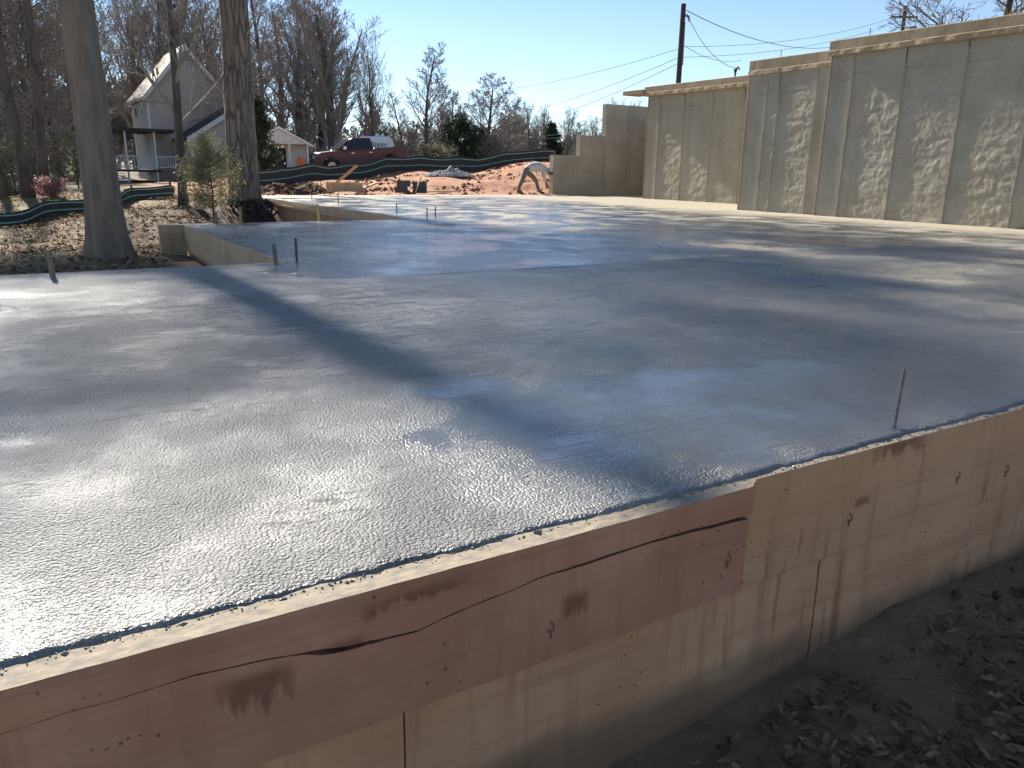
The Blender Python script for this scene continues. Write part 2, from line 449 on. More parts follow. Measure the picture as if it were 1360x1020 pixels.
M['beam_r'] = formed_concrete('buff_edge_beam', (0.53, 0.325, 0.185), (0.46, 0.265, 0.145), (0.16, 0.068, 0.036), False, (0.30, 0.17, 0.105), ((2.33, .0, .17, .055, 2), (2.16, -.165, .05, .03, 6)))
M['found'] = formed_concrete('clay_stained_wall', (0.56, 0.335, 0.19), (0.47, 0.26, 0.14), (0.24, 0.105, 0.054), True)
M['form_top'] = simple('dusty_top_edge', (0.40, 0.32, 0.22), (0.22, 0.20, 0.165), 0.85, 26, 0.6, 0.004, (1, 2, 1))
M['side_conc'] = formed_concrete('side_edge_beam', (0.58, 0.42, 0.255), (0.50, 0.345, 0.20), (0.30, 0.17, 0.10), False)

def wall_material(name, c1, c2):
    t = NT(name)
    mott = t.noise(1.1, 6, 0.62)
    col = t.mix(t.ramp(mott, 0.3, 0.7), c1, c2)
    streak = t.noise(4, 5, 0.6, t.mapping(t.obj, (1, 1, 0.12)))
    col = t.mix(t.math('MULTIPLY', t.ramp(streak, 0.48, 0.7), 0.35), col, tuple(x * 0.72 for x in c2))
    col = t.mix(t.math('MULTIPLY', t.ramp(t.noise(14, 5, 0.6), 0.5, 0.75), 0.35), col, tuple(min(1, x * 1.25) for x in c1))
    pit = t.math('MULTIPLY', t.ramp(t.voro(13), 0.10, 0.06), t.ramp(t.noise(1.9, 2), 0.55, 0.62))
    col = t.mix(t.math('MULTIPLY', pit, 0.6), col, (0.09, 0.075, 0.06))
    h = t.math('ADD', t.noise(26, 5, 0.65), t.math('MULTIPLY', mott, 0.5))
    return t.out(Base_Color=col, Roughness=0.88, Normal=t.bump(h, 0.35, 0.012))
M['wall'] = wall_material('poured_wall_concrete', (0.40, 0.352, 0.275), (0.32, 0.28, 0.212))
M['cap'] = wall_material('wall_cap_concrete', (0.40, 0.31, 0.20), (0.32, 0.24, 0.145))

# ---- ground
def ground_material():
    t = NT('site_ground')
    s = t.sep(t.geo.outputs['Position']); x, y = s[0], s[1]
    P = t.geo.outputs['Position']
    n1 = t.noise(0.35, 5, 0.6, P); n2 = t.noise(3.0, 6, 0.65, P); n3 = t.noise(22, 5, 0.65, P)
    vv = t.math('ADD', t.math('MULTIPLY', x, -st), t.math('MULTIPLY', y, ct))
    uu = t.math('ADD', t.math('MULTIPLY', x, ct), t.math('MULTIPLY', y, st))
    lawn = t.mix(t.ramp(n2, 0.36, 0.62), (0.20, 0.155, 0.07), (0.20, 0.12, 0.065))
    lawn = t.mix(t.ramp(n3, 0.45, 0.7, 0.0, 0.7), lawn, (0.11, 0.065, 0.038))
    clay = t.mix(t.ramp(n2, 0.34, 0.66), (0.42, 0.20, 0.105), (0.33, 0.145, 0.075))
    clay = t.mix(t.ramp(t.noise(1.2, 4, 0.6, P), 0.48, 0.66, 0.0, 0.7), clay, (0.47, 0.28, 0.17))
    clay = t.mix(t.ramp(n3, 0.52, 0.75, 0.0, 0.6), clay, (0.17, 0.065, 0.035))
    soil = t.mix(t.ramp(n2, 0.35, 0.65), (0.22, 0.138, 0.078), (0.30, 0.195, 0.115))
    wn = t.math('MULTIPLY', t.math('SUBTRACT', n1, 0.5), 5.0)
    far_clay = t.math('MULTIPLY', t.ramp(t.math('ADD', vv, wn), 21.5, 23.5), t.ramp(t.math('ADD', uu, wn), 3.0, 6.0))
    near_soil = t.ramp(t.math('ADD', vv, t.math('MULTIPLY', wn, 0.1)), 2.5, 1.6)
    pit = t.math('MULTIPLY', t.ramp(uu, 1.3, 2.6), t.math('MULTIPLY', t.ramp(vv, 11.8, 12.6), t.ramp(vv, 24, 22)))
    col = t.mix(pit, lawn, (0.085, 0.045, 0.028))
    col = t.mix(far_clay, col, clay)
    col = t.mix(near_soil, col, soil)
    wood = t.ramp(t.math('ADD', y, wn), 46, 52)
    col = t.mix(wood, col, t.mix(t.ramp(n2, 0.4, 0.6), (0.12, 0.085, 0.05), (0.08, 0.075, 0.035)))
    h = t.math('ADD', n2, t.math('MULTIPLY', n3, 0.5))
    return t.out(Base_Color=col, Roughness=0.95, Normal=t.bump(h, 0.7, 0.06))
M['ground'] = ground_material()
M['road'] = simple('asphalt', (0.055, 0.055, 0.057), (0.04, 0.04, 0.042), 0.9, 20, 0.3, 0.01)

# ------------------------------------------------------------------ terrain
ctrl = []
def cpix(px, py, Y): p = at(px, py, Y); ctrl.append((p.x, p.y, p.z))
def cuv(u, v, z): p = W(u, v, z); ctrl.append((p.x, p.y, z))
for u in (-12, -8, -5, -2.5, 0, 1.4): cuv(u, 7.2, -0.40)
for uv in ((1.0, 8.6, -.42), (1.0, 10.5, -.44), (1.2, 12.3, -.42), (2.6, 13.2, -.55), (4.4, 13, -.68), (4.6, 16, -.7), (4.9, 19, -.7), (5.0, 21.5, -.62)): cuv(*uv)
for q in ((145, 342, 10.5), (60, 320, 15), (200, 290, 16), (250, 277, 19), (322, 263, 20.5), (100, 284, 21.5), (0, 304, 19), (0, 330, 12),
          (-150, 345, 12), (230, 262, 27), (-250, 310, 28), (300, 247, 34), (170, 254, 45), (-100, 262, 45), (345, 248, 30), (440, 240, 33), (560, 227, 38),
          (735, 216, 38), (640, 240, 32), (500, 244, 31), (600, 232, 36), (408, 236, 46), (475, 232, 46.6), (540, 227, 47), (650, 218, 49), (740, 210, 50), (250, 245, 58)): cpix(*q)
for u in (6, 9, 12, 15.3): cuv(u, 23.6, -0.03)
for q in ((-70, 110, -1), (-20, 100, .6), (0, 110, 1.5), (60, 110, 3), (0, 250, 3), (-200, 250, 0), (200, 250, 4), (0, 420, 4), (-300, 100, -1), (300, 60, 3)): ctrl.append(q)
for u in (-8, -4, -1, 2.5, 6, 10): cuv(u, 4.2, -.75)
for u in (3.5, 7, 11): cuv(u, 9, -.8)
for u in (8, 11, 14): cuv(u, 16, -.8)
for uv in ((-9, 1, -1.0), (-3, 1, -.95), (0, .9, -.86), (.7, 1.2, -.81), (1.26, 1.3, -.765), (1.74, 1.3, -.735), (2.03, 1.3, -.69), (2.3, 1.3, -.64), (2.6, 1.3, -.635), (3.0, 1.3, -.655), (3.5, 1.3, -.66),
           (5, 1.3, -.6), (9, 1.3, -.5), (13, 1, -.4), (1.2, .3, -.80), (2.3, .5, -.69), (3.4, .4, -.66), (2, -1, -.74), (5, -1, -.55), (10, -2, -.3), (0, -3, -.9), (-6, -4, -1.0), (4, -6, -.6)): cuv(*uv)
ctrl = np.array(ctrl)
def terrain_z(x, y):
    x, y = np.atleast_1d(np.asarray(x, float)), np.atleast_1d(np.asarray(y, float))
    d2 = (x[:, None] - ctrl[None, :, 0]) ** 2 + (y[:, None] - ctrl[None, :, 1]) ** 2
    w = 1.0 / (d2 + 0.12 + 0.0008 * (x ** 2 + y ** 2)[:, None]) ** 2
    z = (w * ctrl[None, :, 2]).sum(1) / w.sum(1)
    return z
def tz(x, y): return float(terrain_z([x], [y])[0])

def ax(segs):
    out = []
    for a, b, s in segs: out += list(np.arange(a, b, s))
    return np.array(out)
far = lambda s, a, b, n: s * np.geomspace(a, b, n)
gx = np.concatenate([far(-1, 17, 420, 26)[::-1], ax([(-16.7, -1, .3), (-1, 6, .065), (6, 17, .35)]), far(1, 17, 420, 24)])
gy = np.concatenate([far(-1, 4.5, 60, 8)[::-1], ax([(-4, -1, .3), (-1, 4.2, .065), (4.2, 42, .3)]), far(1, 42, 700, 34)])
GX, GY = np.meshgrid(gx, gy, indexing='ij')
GZ = terrain_z(GX.ravel(), GY.ravel())
gp = np.stack([GX.ravel(), GY.ravel(), GZ], 1)
for i in range(len(gp)):
    x, y, z = gp[i]
    u, v = x * ct + y * st, -x * st + y * ct
    inside = 1.385 < v < 23 and u > (-99 if v < 6.9 else 1.92 if v < 12 else 5.45)
    if inside: continue
    if v < 1.4: gp[i, 2] += 0.03 * FB(x * 2.2, y * 2.2) + 0.022 * FB(x * 9, y * 9, 3, 3)
    elif v > 22.5 and u > 3 and y < 48: gp[i, 2] += 0.10 * FB(x * .8, y * .8, 5, 3) * min(1, max(0, (v - 23.1) / 2)) + 0.04 * FB(x * 4, y * 4, 1, 2) * min(1, max(0, (v - 23.1)))
    else: gp[i, 2] += 0.05 * FB(x * .9, y * .9, 2, 3)
ground = np_mesh('ground', gp, grid_faces(len(gx), len(gy)), M['ground'], smooth=True)
tag(ground, kind='structure')

# earth retained behind the tall wall
mb = MB()
for u0, u1, v0, v1 in ((14.13, 16.87, -6, 13.0), (16.87, 19.9, -6, 19.1), (19.9, 60, -6, 23.0)):
    mb.box(u0, u1, v0, v1, -1.5, 2.75)
bank = mb.build('retained_earth', M['ground'])
bank.rotation_euler = (0, 0, TH)
tag(bank, kind='structure')

# road behind the back fence
mb = MB()
pts = [(-60, 44.5), (-30, 47), (-12, 48.5), (0, 49.5), (20, 50.5), (60, 52)]
L, Rr = [], []
for i in range(len(pts) - 1):
    for k in range(8):
        a, b = Vector(pts[i]), Vector(pts[i + 1]); p = a.lerp(b, k / 8)
        L.append((p.x, p.y - 2.6)); Rr.append((p.x, p.y + 2.6))
vsr = []
for (x0, y0), (x1, y1) in zip(L, Rr):
    z = max(tz(x0, y0), tz(x1, y1), tz(x0, (y0 + y1) / 2)) + 0.07
    vsr += [(x0, y0, z), (x1, y1, z)]
mb.add(vsr, [(2 * i, 2 * i + 2, 2 * i + 3, 2 * i + 1) for i in range(len(L) - 1)])
tag(mb.build('road', M['road'], smooth=True), kind='structure')

# ------------------------------------------------------------------ the foundation: slab, edge beams, walls below
rng = random.Random(7)
found = empty('house_foundation', (0, 0, 0), TH)
tag(found, 'freshly poured wet concrete house slab with clay-stained edge beams and stepped outline', 'foundation')

def strip_w(u):
    xs = [-9, -.15, .5, 1.2, 1.6, 2.2, 2.5, 14]; ys = [.046, .044, .040, .030, .024, .031, .030, .030]
    return float(np.interp(u, xs, ys))
us = np.concatenate([np.arange(-9, -1.2, .2), np.arange(-1.2, 4.6, .0125), np.arange(4.6, 13.95, .2)])
roff = np.concatenate([[0, .003, .008, .016, .028, .045, .07, .1, .15], np.arange(.22, 5.4, .14), [5.515]])
rz = np.interp(roff, [0, .003, .008, .016, .028, .05, .1], [-.016, -.006, .003, .009, .009, .008, .007])
P_ = []
for u in us:
    ve = 1.372 + strip_w(u) + 0.009 * FB(u * 6, 3, 1, 3) + 0.006 * N3(u * 34, 9) + 0.004 * N3(u * 85, 4)
    for k, r in enumerate(roff):
        v = ve + (r if k < len(roff) - 1 else 6.9 - ve)
        z = rz[k] + 0.0025 * FB(u * 1.3, v * 1.3, 4, 2)
        if r < .16:
            e = max(0, 1 - r / .16)
            z += e * (0.0050 * FB(u * 22, v * 40, 2, 3)) + (0.006 * e * FB(u * 5, v * 9, 8, 2))
        P_.append((u, min(v, 6.9), z))
slabv = np.array(P_); slabf = grid_faces(len(us), len(roff))
def flat_patch(u0, u1, v0, v1, step):
    a = np.linspace(u0, u1, max(2, int((u1 - u0) / step))); b = np.linspace(v0, v1, max(2, int((v1 - v0) / step)))
    p = np.array([(u, v, 0.007 + 0.0025 * FB(u * 1.3, v * 1.3, 4, 2)) for u in a for v in b])
    return p, grid_faces(len(a), len(b))
allv, allf = [slabv], [slabf]
for q in ((1.925, 13.98, 6.9, 12.0, .3), (5.455, 13.98, 12.0, 13.1, .3), (5.455, 16.62, 13.1, 22.93, .35), (16.62, 20.0, 19.35, 22.93, .5)):
    p, f = flat_patch(*q)
    allf.append(f + sum(len(x) for x in allv)); allv.append(p)
slab = np_mesh('slab_surface', np.concatenate(allv), np.concatenate(allf), M['slab'], found, smooth=True)

def formed_piece(name, u0, u1, ztop, zbot, vf, depth, mat, amp=.002, nu=None, nz=14, parent=found, swap=False, seed=0.0):
    """a cast face looking to -v (or to -u when swap) with slightly uneven surface and closed edges"""
    nu = nu or max(6, int((u1 - u0) / .06))
    zt = ztop if callable(ztop) else (lambda u: ztop)
    zb = zbot if callable(zbot) else (lambda u: zbot)
    vs_, fs = [], []
    for i in range(nu + 1):
        u = u0 + (u1 - u0) * i / nu
        a, b = zb(u), zt(u)
        for j in range(nz + 1):
            z = a + (b - a) * j / nz
            d = amp * FB(u * 4 + seed, z * 6, seed, 3) + amp * .8 * FB(u * .8, z * 20 + seed, 3, 2)
            if j in (0, nz) or i in (0, nu): d = max(d, 0) + amp * .6
            vs_.append((u, vf + d, z))
    fs = [tuple(f) for f in grid_faces(nu + 1, nz + 1)]
    n0 = len(vs_); k = nz + 1
    border = [i * k for i in range(nu + 1)] + [nu * k + j for j in range(1, nz + 1)] + [i * k + nz for i in range(nu - 1, -1, -1)] + [j for j in range(nz - 1, 0, -1)]
    for b_ in border: vs_.append((vs_[b_][0], vf + depth, vs_[b_][2]))
    nb = len(border)
    for i in range(nb): fs.append((border[i], border[(i + 1) % nb], n0 + (i + 1) % nb, n0 + i))
    if swap: vs_ = [(y, x, z) for x, y, z in vs_]
    mb = MB(); mb.add(vs_, fs)
    return mb.build(name, mat, parent, recalc=True)

# near edge: cracked proud beam on the left, plain beam on the right
def crack(u): return float(np.interp(u, [-9, -.15, .16, .37, .45, .6, .9, 1.24, 1.61], [-.09, -.08, -.078, -.098, -.12, -.125, -.09, -.079, -.09])) + .004 * FB(u * 9, 1, 2, 3)
def gap(u): return max(.0022, float(np.interp(u, [-9, -.1, .1, .2, .36, .40, .47, .62, .9, 1.12, 1.2, 1.45, 1.61], [.004, .004, .004, .005, .006, .017, .012, .006, .006, .011, .008, .012, .014])) + .0015 * N3(u * 25, 2))
BB = lambda u: -.318 + .002 * N3(u * 3, 5)
b1 = formed_piece('edge_beam', -9, 1.612, -.002, lambda u: crack(u) + gap(u) / 2, 1.352, .12, M['beam'], .0018, 360, 6)
b2 = formed_piece('edge_beam', -9, 1.606, lambda u: crack(u) - gap(u) / 2, BB, 1.356, .12, M['beam'], .0022, 360, 10, seed=3.1)
tag(b1, 'reddish upper strip of the near edge beam above a long crack')
tag(b2, 'reddish lower strip of the near edge beam below a long crack')
mb = MB(); mb.box(-9, 1.60, 1.405, 1.47, -.316, -.004)
mb.build('beam_core', M['mulch'], found)
b3 = formed_piece('edge_beam', 1.624, 13.86, -.002, lambda u: -.336 + .003 * N3(u * 3, 5), 1.386, .10, M['beam_r'], .002, 300, 10, seed=6.2)
tag(b3, 'buff right-hand edge beam with a dark wet stain under the slab')
mb = MB()
for i, u in enumerate(np.arange(-9, 13.9, .05)):
    for v in (1.3505, 1.37, 1.39, 1.43, 1.47):
        vv_ = max(v, 1.3835) if u > 1.612 else v
        mb.v.append((float(u), vv_, .0005 + .0012 * FB(u * 12, v * 60, 3, 2)))
n_ = len(np.arange(-9, 13.9, .05))
mb.f = [tuple(int(q) for q in f) for f in grid_faces(n_, 5)]; mb.mi = [0] * len(mb.f)
mb.build('top_edge', M['form_top'], found, recalc=True)
js = [-9, -3.4, -1.3, .59, 2.0, 3.9, 5.8, 8.2, 10.6, 13.86]
for i in range(len(js) - 1):
    formed_piece('foundation_wall', js[i] + .003, js[i + 1] - .003, -.312 if js[i] < 1.5 else -.330, -1.3, 1.394 + .002 * (i % 2), .14, M['found'], .0028, None, 16, seed=i * 2.7)
mb = MB(); mb.box(-9, 13.86, 1.45, 1.53, -1.3, -.02); mb.build('wall_core', M['mulch'], found)
# spilled slurry crumbs along the near edge
def slurry():
    rs_ = np.random.RandomState(21); n = 900
    u = rs_.uniform(-.9, 4.2, n); e = np.array([1.372 + strip_w(a) for a in u])
    v = e - np.abs(rs_.normal(0, .012, n)) + .004
    v = np.maximum(v, np.where(u < 1.61, 1.358, 1.390))
    clods('slurry_crumbs', np.stack([u, v, np.full(n, .001)], 1), .0026, M['slab'], None, None, 22, found)
# rusted form-tie wires poking from the near face
for u, v, z in ((1.53, 1.354, -.205), (.95, 1.356, -.235), (2.69, 1.386, -.20), (2.10, 1.386, -.227), (3.02, 1.386, -.24), (-.1, 1.356, -.24)):
    mb = MB()
    p0 = [(u + .008 * math.sin(k * 1.15) * (1 if k < 6 else .3), v - .004 - .003 * math.sin(k * .6), z + .018 - .0045 * k + .006 * math.cos(k * 1.3)) for k in range(9)]
    mb.tube(p0, .0016, 5)
    mb.build('tie_wire', M['rust'], found)
# back edges of the near part
mb = MB(); mb.box(-9, 1.92, 6.901, 6.95, -.35, .004); mb.build('edge_beam', M['side_conc'], found)
mb = MB(); mb.box(-9, 1.96, 6.86, 6.90, -1.2, -.352); mb.build('foundation_wall', M['found'], found)
mb = MB(); mb.box(-9.05, -9.001, 1.38, 6.95, -1.2, .002); mb.build('foundation_wall', M['found'], found)
# first side step
formed_piece('edge_beam', 6.951, 11.955, .004, -.355, 1.905, .08, M['side_conc'], .003, 60, 6, swap=True, seed=1)
formed_piece('foundation_wall', 6.951, 11.9, -.357, -1.25, 1.962, .1, M['found'], .003, 50, 8, swap=True, seed=2)
formed_piece('pier', 1.60, 1.93, .002, -.20, 11.965, .16, M['side_conc'], .003, 8, 6, seed=4)
formed_piece('pier', 1.602, 1.93, -.204, -1.2, 11.968, .155, M['side_conc'], .003, 8, 6, seed=5)
mb = MB(); mb.box(1.932, 5.45, 12.002, 12.06, -.35, .003); mb.build('edge_beam', M['side_conc'], found)
mb = MB(); mb.box(1.97, 5.45, 11.93, 12.0, -1.2, -.352); mb.build('foundation_wall', M['found'], found)
# second side step
for a, b in ((12.062, 14.6), (14.606, 21.9)):
    formed_piece('edge_beam', a, b, .006, -.165, 5.43, .08, M['side_conc'], .004, 50, 4, swap=True, seed=8 + a)
for a, b in ((12.062, 20.6), (20.604, 21.85)):
    formed_piece('foundation_wall', a, b, -.168, -1.25, 5.475 if a < 15 else 5.45, .1, M['found'], .003, 60, 8, swap=True, seed=9 + a)
mb = MB(); mb.box(5.44, 15.6, 22.932, 23.02, -.4, .004); mb.box(5.46, 5.52, 21.86, 22.93, -1.2, .003); mb.build('edge_beam', M['side_conc'], found)

# drag marks left in the wet surface, with a raised ridge of paste beside each
def groove(pts, w, h):
    mb = MB()
    pts = [Vector((p[0], p[1], .008)) for p in pts]
    for k in range(len(pts)):
        d = (pts[min(k + 1, len(pts) - 1)] - pts[max(0, k - 1)]).normalized(); s = Vector((-d.y, d.x, 0))
        e = math.sin(math.pi * k / (len(pts) - 1)) ** .5 if 0 < k < len(pts) - 1 else 0
        for o_, z_ in ((-1.3, -.002), (-.6, .5), (0, 1.0), (.4, .35), (1, -.002)):
            p = pts[k] + s * (o_ * w * (.6 + .5 * e) + .002 * N3(k * .9, o_)); p.z += h * z_ * e * (1 + .5 * N3(k * 1.7, 3)) if z_ > 0 else -.003
            mb.v.append(tuple(p))
    mb.f = [tuple(int(q) for q in f) for f in grid_faces(len(pts), 5)]; mb.mi = [0] * len(mb.f)
    return mb.build('paste_ridge', M['slab'], found, smooth=True)
groove([(2.0 + .12 * k, 5.68 - .002 * k + .02 * N3(k * .7, 3)) for k in range(22)], .014, .004)

# ------------------------------------------------------------------ tall retaining wall with stepped cap
rwall = empty('retaining_wall', (0, 0, 0), TH)
tag(rwall, 'tall grey poured concrete retaining wall with overhanging cap along the far right of the slab', 'wall')

def bay(v0, v1, u, z1, rough, yaw, seed, mat=M['wall']):
    """one form bay, looking to -u; v0 > v1 (far to near)"""
    nv, nz = max(6, int((v0 - v1) / .022)), 120
    V = np.linspace(v1, v0, nv + 1); Z = np.linspace(-.02, z1, nz + 1)
    P2 = np.zeros((nv + 1, nz + 1, 3))
    for i, v in enumerate(V):
        tq = (v - v1) / max(.01, v0 - v1)
        edge = min(1, min(tq, 1 - tq) * 9)
        for j, z in enumerate(Z):
            mk = max(0, min(1, (2.6 - z + .4 * N3(v * 1.1, 4, seed)) / .5))
            mk = mk * rough * (.35 + .65 * edge) * max(.25, min(1, 1.05 + .8 * N3(v * .7, z * .6, seed + 5)))
            d = mk * (.010 * FB(v * 1.4, z * 4.2, seed * .1, 2) + .0075 * FB(v * 5.5, z * 9, seed, 3) + .0048 * FB(v * 17, z * 21, seed, 2)) + .0015 * FB(v * 3, z * 3, 2, 2)
            d += (v - (v0 + v1) / 2) * yaw
            P2[i, j] = (u - d, v, z)
    vv_ = P2.reshape(-1, 3)
    o = np_mesh('wall_panel', vv_, grid_faces(nv + 1, nz + 1)[:, ::-1], mat, rwall, smooth=True)
    return o
def ridge(v, u, z1, seed, w=.016, h=.016):
    mb = MB(); n = 60
    for i in range(n + 1):
        z = -.01 + (z1) * i / n
        o_ = .012 * FB(z * 3, seed, 1, 3); hh = h * (.55 + .8 * N3(z * 4, seed, 5)) + .008; ww = w * (1 + .5 * N3(z * 5, seed, 9))
        mb.v += [(u + .01, v + o_ - ww, z), (u - hh, v + o_ - ww * .3, z), (u - hh, v + o_ + ww * .3, z), (u + .01, v + o_ + ww, z)]
    mb.f = [tuple(int(q) for q in f) for f in grid_faces(n + 1, 4)]; mb.mi = [0] * len(mb.f)
    return mb.build('joint_ridge', M['wall'], rwall)
def section(bounds, u, ztop, capz, over, rough, seed, cap_ends, yaws):
    for i in range(len(bounds) - 1):
        bay(bounds[i], bounds[i + 1], u, capz, rough if isinstance(rough, (int, float)) else rough[i], yaws[i % len(yaws)], seed + i * 3.3)
        if i: ridge(bounds[i], u, capz - .25 + .15 * (i % 2), seed + i)
    mb = MB(); mb.box(u + .045, u + .26, bounds[-1], bounds[0], -.3, capz - .002); mb.build('wall_core', M['wall'], rwall)
    mb = MB(); mb.box(u - .02, u + .05, bounds[0] - .012, bounds[0] + .006, -.02, capz - .004); mb.build('end_edge', M['cap'], rwall, bevel=.006)
    # cap with a rough underside, uneven poured face
    n = max(8, int((cap_ends[0] - cap_ends[1]) / .05)); mb = MB()
    prof = [(u + .30, ztop), (u - over + .012, ztop), (u - over, ztop - .012), (u - over, capz + .10), (u - over - .010, capz + .09), (u - over - .012, capz + .01), (u - over + .004, capz), (u + .30, capz)]
    k = len(prof)
    for i in range(n + 1):
        v = cap_ends[1] + (cap_ends[0] - cap_ends[1]) * i / n
        for q, (a, z) in enumerate(prof):
            wob = .004 * FB(v * 3, z * 9, seed, 3) if q < 4 else .012 * FB(v * 4, z * 12, seed, 3)
            mb.v.append((a + (wob if 0 < q < k - 1 else 0), v, z + .5 * wob))
    for i in range(n):
        for q in range(k): mb.f.append((i * k + q, i * k + (q + 1) % k, (i + 1) * k + (q + 1) % k, (i + 1) * k + q))
    mb.f.append(tuple(range(k))); mb.f.append(tuple(n * k + q for q in reversed(range(k)))); mb.mi = [0] * len(mb.f)
    mb.build('wall_cap', M['cap'], rwall)
    mb = MB(); mb.box(u - .007, u + .02, bounds[-1] + .02, bounds[0] - .02, capz - .37, capz - .355); mb.build('lift_line', M['wall'], rwall)
section([10.86, 10.34, 9.28, 8.17, 7.04, 5.9, 4.75, 3.6, 2.5, 1.40], 13.87, 3.31, 3.03, .085, [.12, 1.0, 1.05, 1.0, .9, .8, .8, .8, .8], 2.0, (10.872, 1.36), [.000, -.022, -.020, -.021])
section([13.05, 12.52, 12.2, 11.25, 10.868], 14.0, 3.18, 2.87, .015, [.2, .7, .8, .3], 31.0, (13.07, 10.876), [.0, -.015, -.018])
section([19.40, 18.88, 17.83, 16.71, 15.57, 14.4, 13.2], 16.6, 3.26, 2.99, .17, [.4, .8, .9, .6, .5, .5], 57.0, (19.42, 13.12), [-.01, -.020, -.022])
mb = MB(); mb.box(14.02, 16.84, 12.98, 13.10, -.3, 2.86); mb.build('return_wall', M['wall'], rwall)
mb = MB(); mb.box(16.87, 20.0, 19.12, 19.38, -.3, 2.98); mb.build('return_wall', M['wall'], rwall)
mb = MB(); mb.box(16.35, 17.0, 19.425, 20.35, 3.07, 3.19); mb.build('cap_extension', M['cap'], rwall, bevel=.008)
for u, v, z in ((13.95, 10.2, 3.31), (14.1, 12.4, 3.18), (13.95, 8.8, 3.31)):
    mb = MB(); mb.tube([(u + .08, v, z - .1), (u + .08, v, z + .17)], .008, 6); mb.build('rebar_stub', M['rust'], rwall)

wing = empty('stepped_wing_wall', W(15.6, 22.94, 0), TH)
tag(wing, 'low pale concrete wing wall stepping up in three heights at the end of the slab', 'wall')
def wpanel(u0, u1, z0, z1, vf=0.0, d=.24, seed=0):
    o = formed_piece('wall_panel', u0, u1, z1, z0, vf, d, M['wall'], .006, max(8, int((u1 - u0) / .08)), 24, parent=wing, seed=seed)
    return o
wpanel(0, 1.08, -.3, 1.31, 0, seed=1); wpanel(1.085, 2.16, -.3, 1.29, .004, seed=2); wpanel(1.085, 2.16, 1.294, 1.98, .0, seed=3)
wpanel(2.165, 3.16, -.3, 3.05, -.006, seed=4); wpanel(3.24, 4.6, -.3, 3.05, .004, seed=5)
mb = MB(); mb.box(3.162, 3.238, -.035, .2, -.3, 3.05); mb.build('joint_ridge', M['wall'], wing, bevel=.006)
for x in (.12, .95): 
    mb = MB(); mb.tube([(x, .12, 1.2), (x, .12, 1.42)], .012, 6); mb.build('rebar_stub', M['cap'], wing)

# ------------------------------------------------------------------ bare trees
def leaf_cloud(name, pts, sig, length, width, mat, parent, seed):
    """thin leaf or needle-spray faces scattered round the points given"""
    rs_ = np.random.RandomState(seed); n = len(pts)
    c = pts + rs_.normal(0, sig, (n, 3))
    d = rs_.normal(0, 1, (n, 3)); d /= np.linalg.norm(d, axis=1)[:, None]
    e = np.cross(d, rs_.normal(0, 1, (n, 3))); e /= np.linalg.norm(e, axis=1)[:, None]
    L = length * rs_.uniform(.6, 1.2, (n, 1)) / 2; w_ = width * rs_.uniform(.6, 1.2, (n, 1)) / 2
    v = np.stack([c - d * L, c + e * w_, c + d * L, c - e * w_], 1).reshape(-1, 3)
    return np_mesh(name, v, np.arange(4 * n).reshape(-1, 4), mat, parent)
def make_tree_mesh(seed, height, r0, style):
    """returns trunk MB and crown MB. style keys: bare (fraction of trunk without limbs), limbs, spread, up, levels, ratio, twigs"""
    rg = random.Random(seed)
    trunk, crown = MB(), MB()
    def rand_perp(d):
        a = Vector((rg.gauss(0, 1), rg.gauss(0, 1), rg.gauss(0, 1)))
        a = a - d * a.dot(d)
        return a.normalized()
    SIDES = (12, 6, 4, 3, 3, 3)
    def branch(p, d, L, ra, rb, lev, mbx, wig):
        nseg = {0: 12, 1: 7, 2: 5, 3: 4}.get(lev, 3)
        pts, rs = [p.copy()], [ra]
        for i in range(nseg):
            d = (d + rand_perp(d) * rg.uniform(0, wig) + Vector((0, 0, style['up'])) * (0.5 if lev else .0)).normalized()
            p = p + d * (L / nseg)
            pts.append(p.copy())
            tq = (i + 1) / nseg
            rs.append(max(style['rmin'], ra + (rb - ra) * tq))
        mbx.tube(pts, rs, SIDES[lev], cap=(lev < 2))
        return pts, rs, d
    def sample(pts, rs, tq):
        x = tq * (len(pts) - 1); i = min(int(x), len(pts) - 2); f = x - i
        return pts[i].lerp(pts[i + 1], f), rs[i] * (1 - f) + rs[i + 1] * f, (pts[i + 1] - pts[i]).normalized()
    def children(pts, rs, L, lev):
        if lev >= style['levels']: return
        n = style['n'][lev]
        t0 = style['bare'] if lev == 0 else .12
        az = rg.uniform(0, 6.28)
        for k in range(n):
            tq = t0 + (1 - t0) * ((k + rg.uniform(.1, .9)) / n)
            if lev == 0: tq = min(.98, tq)
            p, r, d = sample(pts, rs, tq)
            az += 2.4 + rg.uniform(-.5, .5)
            o = d.orthogonal().normalized(); o = (Matrix.Rotation(az, 3, d) @ o)
            ang = rad(style['ang'][lev] + rg.uniform(-12, 12)) * (1 - .25 * tq if lev == 0 else 1)
            nd = (d * math.cos(ang) + o * math.sin(ang)).normalized()
            nL = L * style['ratio'][lev] * (1 - (.62 if lev == 0 else .45) * max(0, (tq - t0) / (1 - t0))) * rg.uniform(.75, 1.2)
            nr = min(r * .72, max(style['rmin'], r * style['rr'][lev] * rg.uniform(.8, 1.1)))
            q, s, _ = branch(p, nd, nL, nr, nr * .3, lev + 1, crown, style['wig'][lev + 1])
            children(q, s, nL, lev + 1)
    p0 = Vector((0, 0, -.25))
    pts, rs, _ = branch(p0, Vector((0, 0, 1)), height * style.get('trunk', .85) + .25, r0, r0 * style.get('taper', .22), 0, trunk, style['wig'][0])
    rs[0] = r0 * 1.35
    children(pts, rs, height * .8, 0)
    # root flare
    for i in range(12): 
        v = Vector(trunk.v[i]); trunk.v[i] = (v.x * 1.35, v.y * 1.35, v.z)
    return trunk, crown
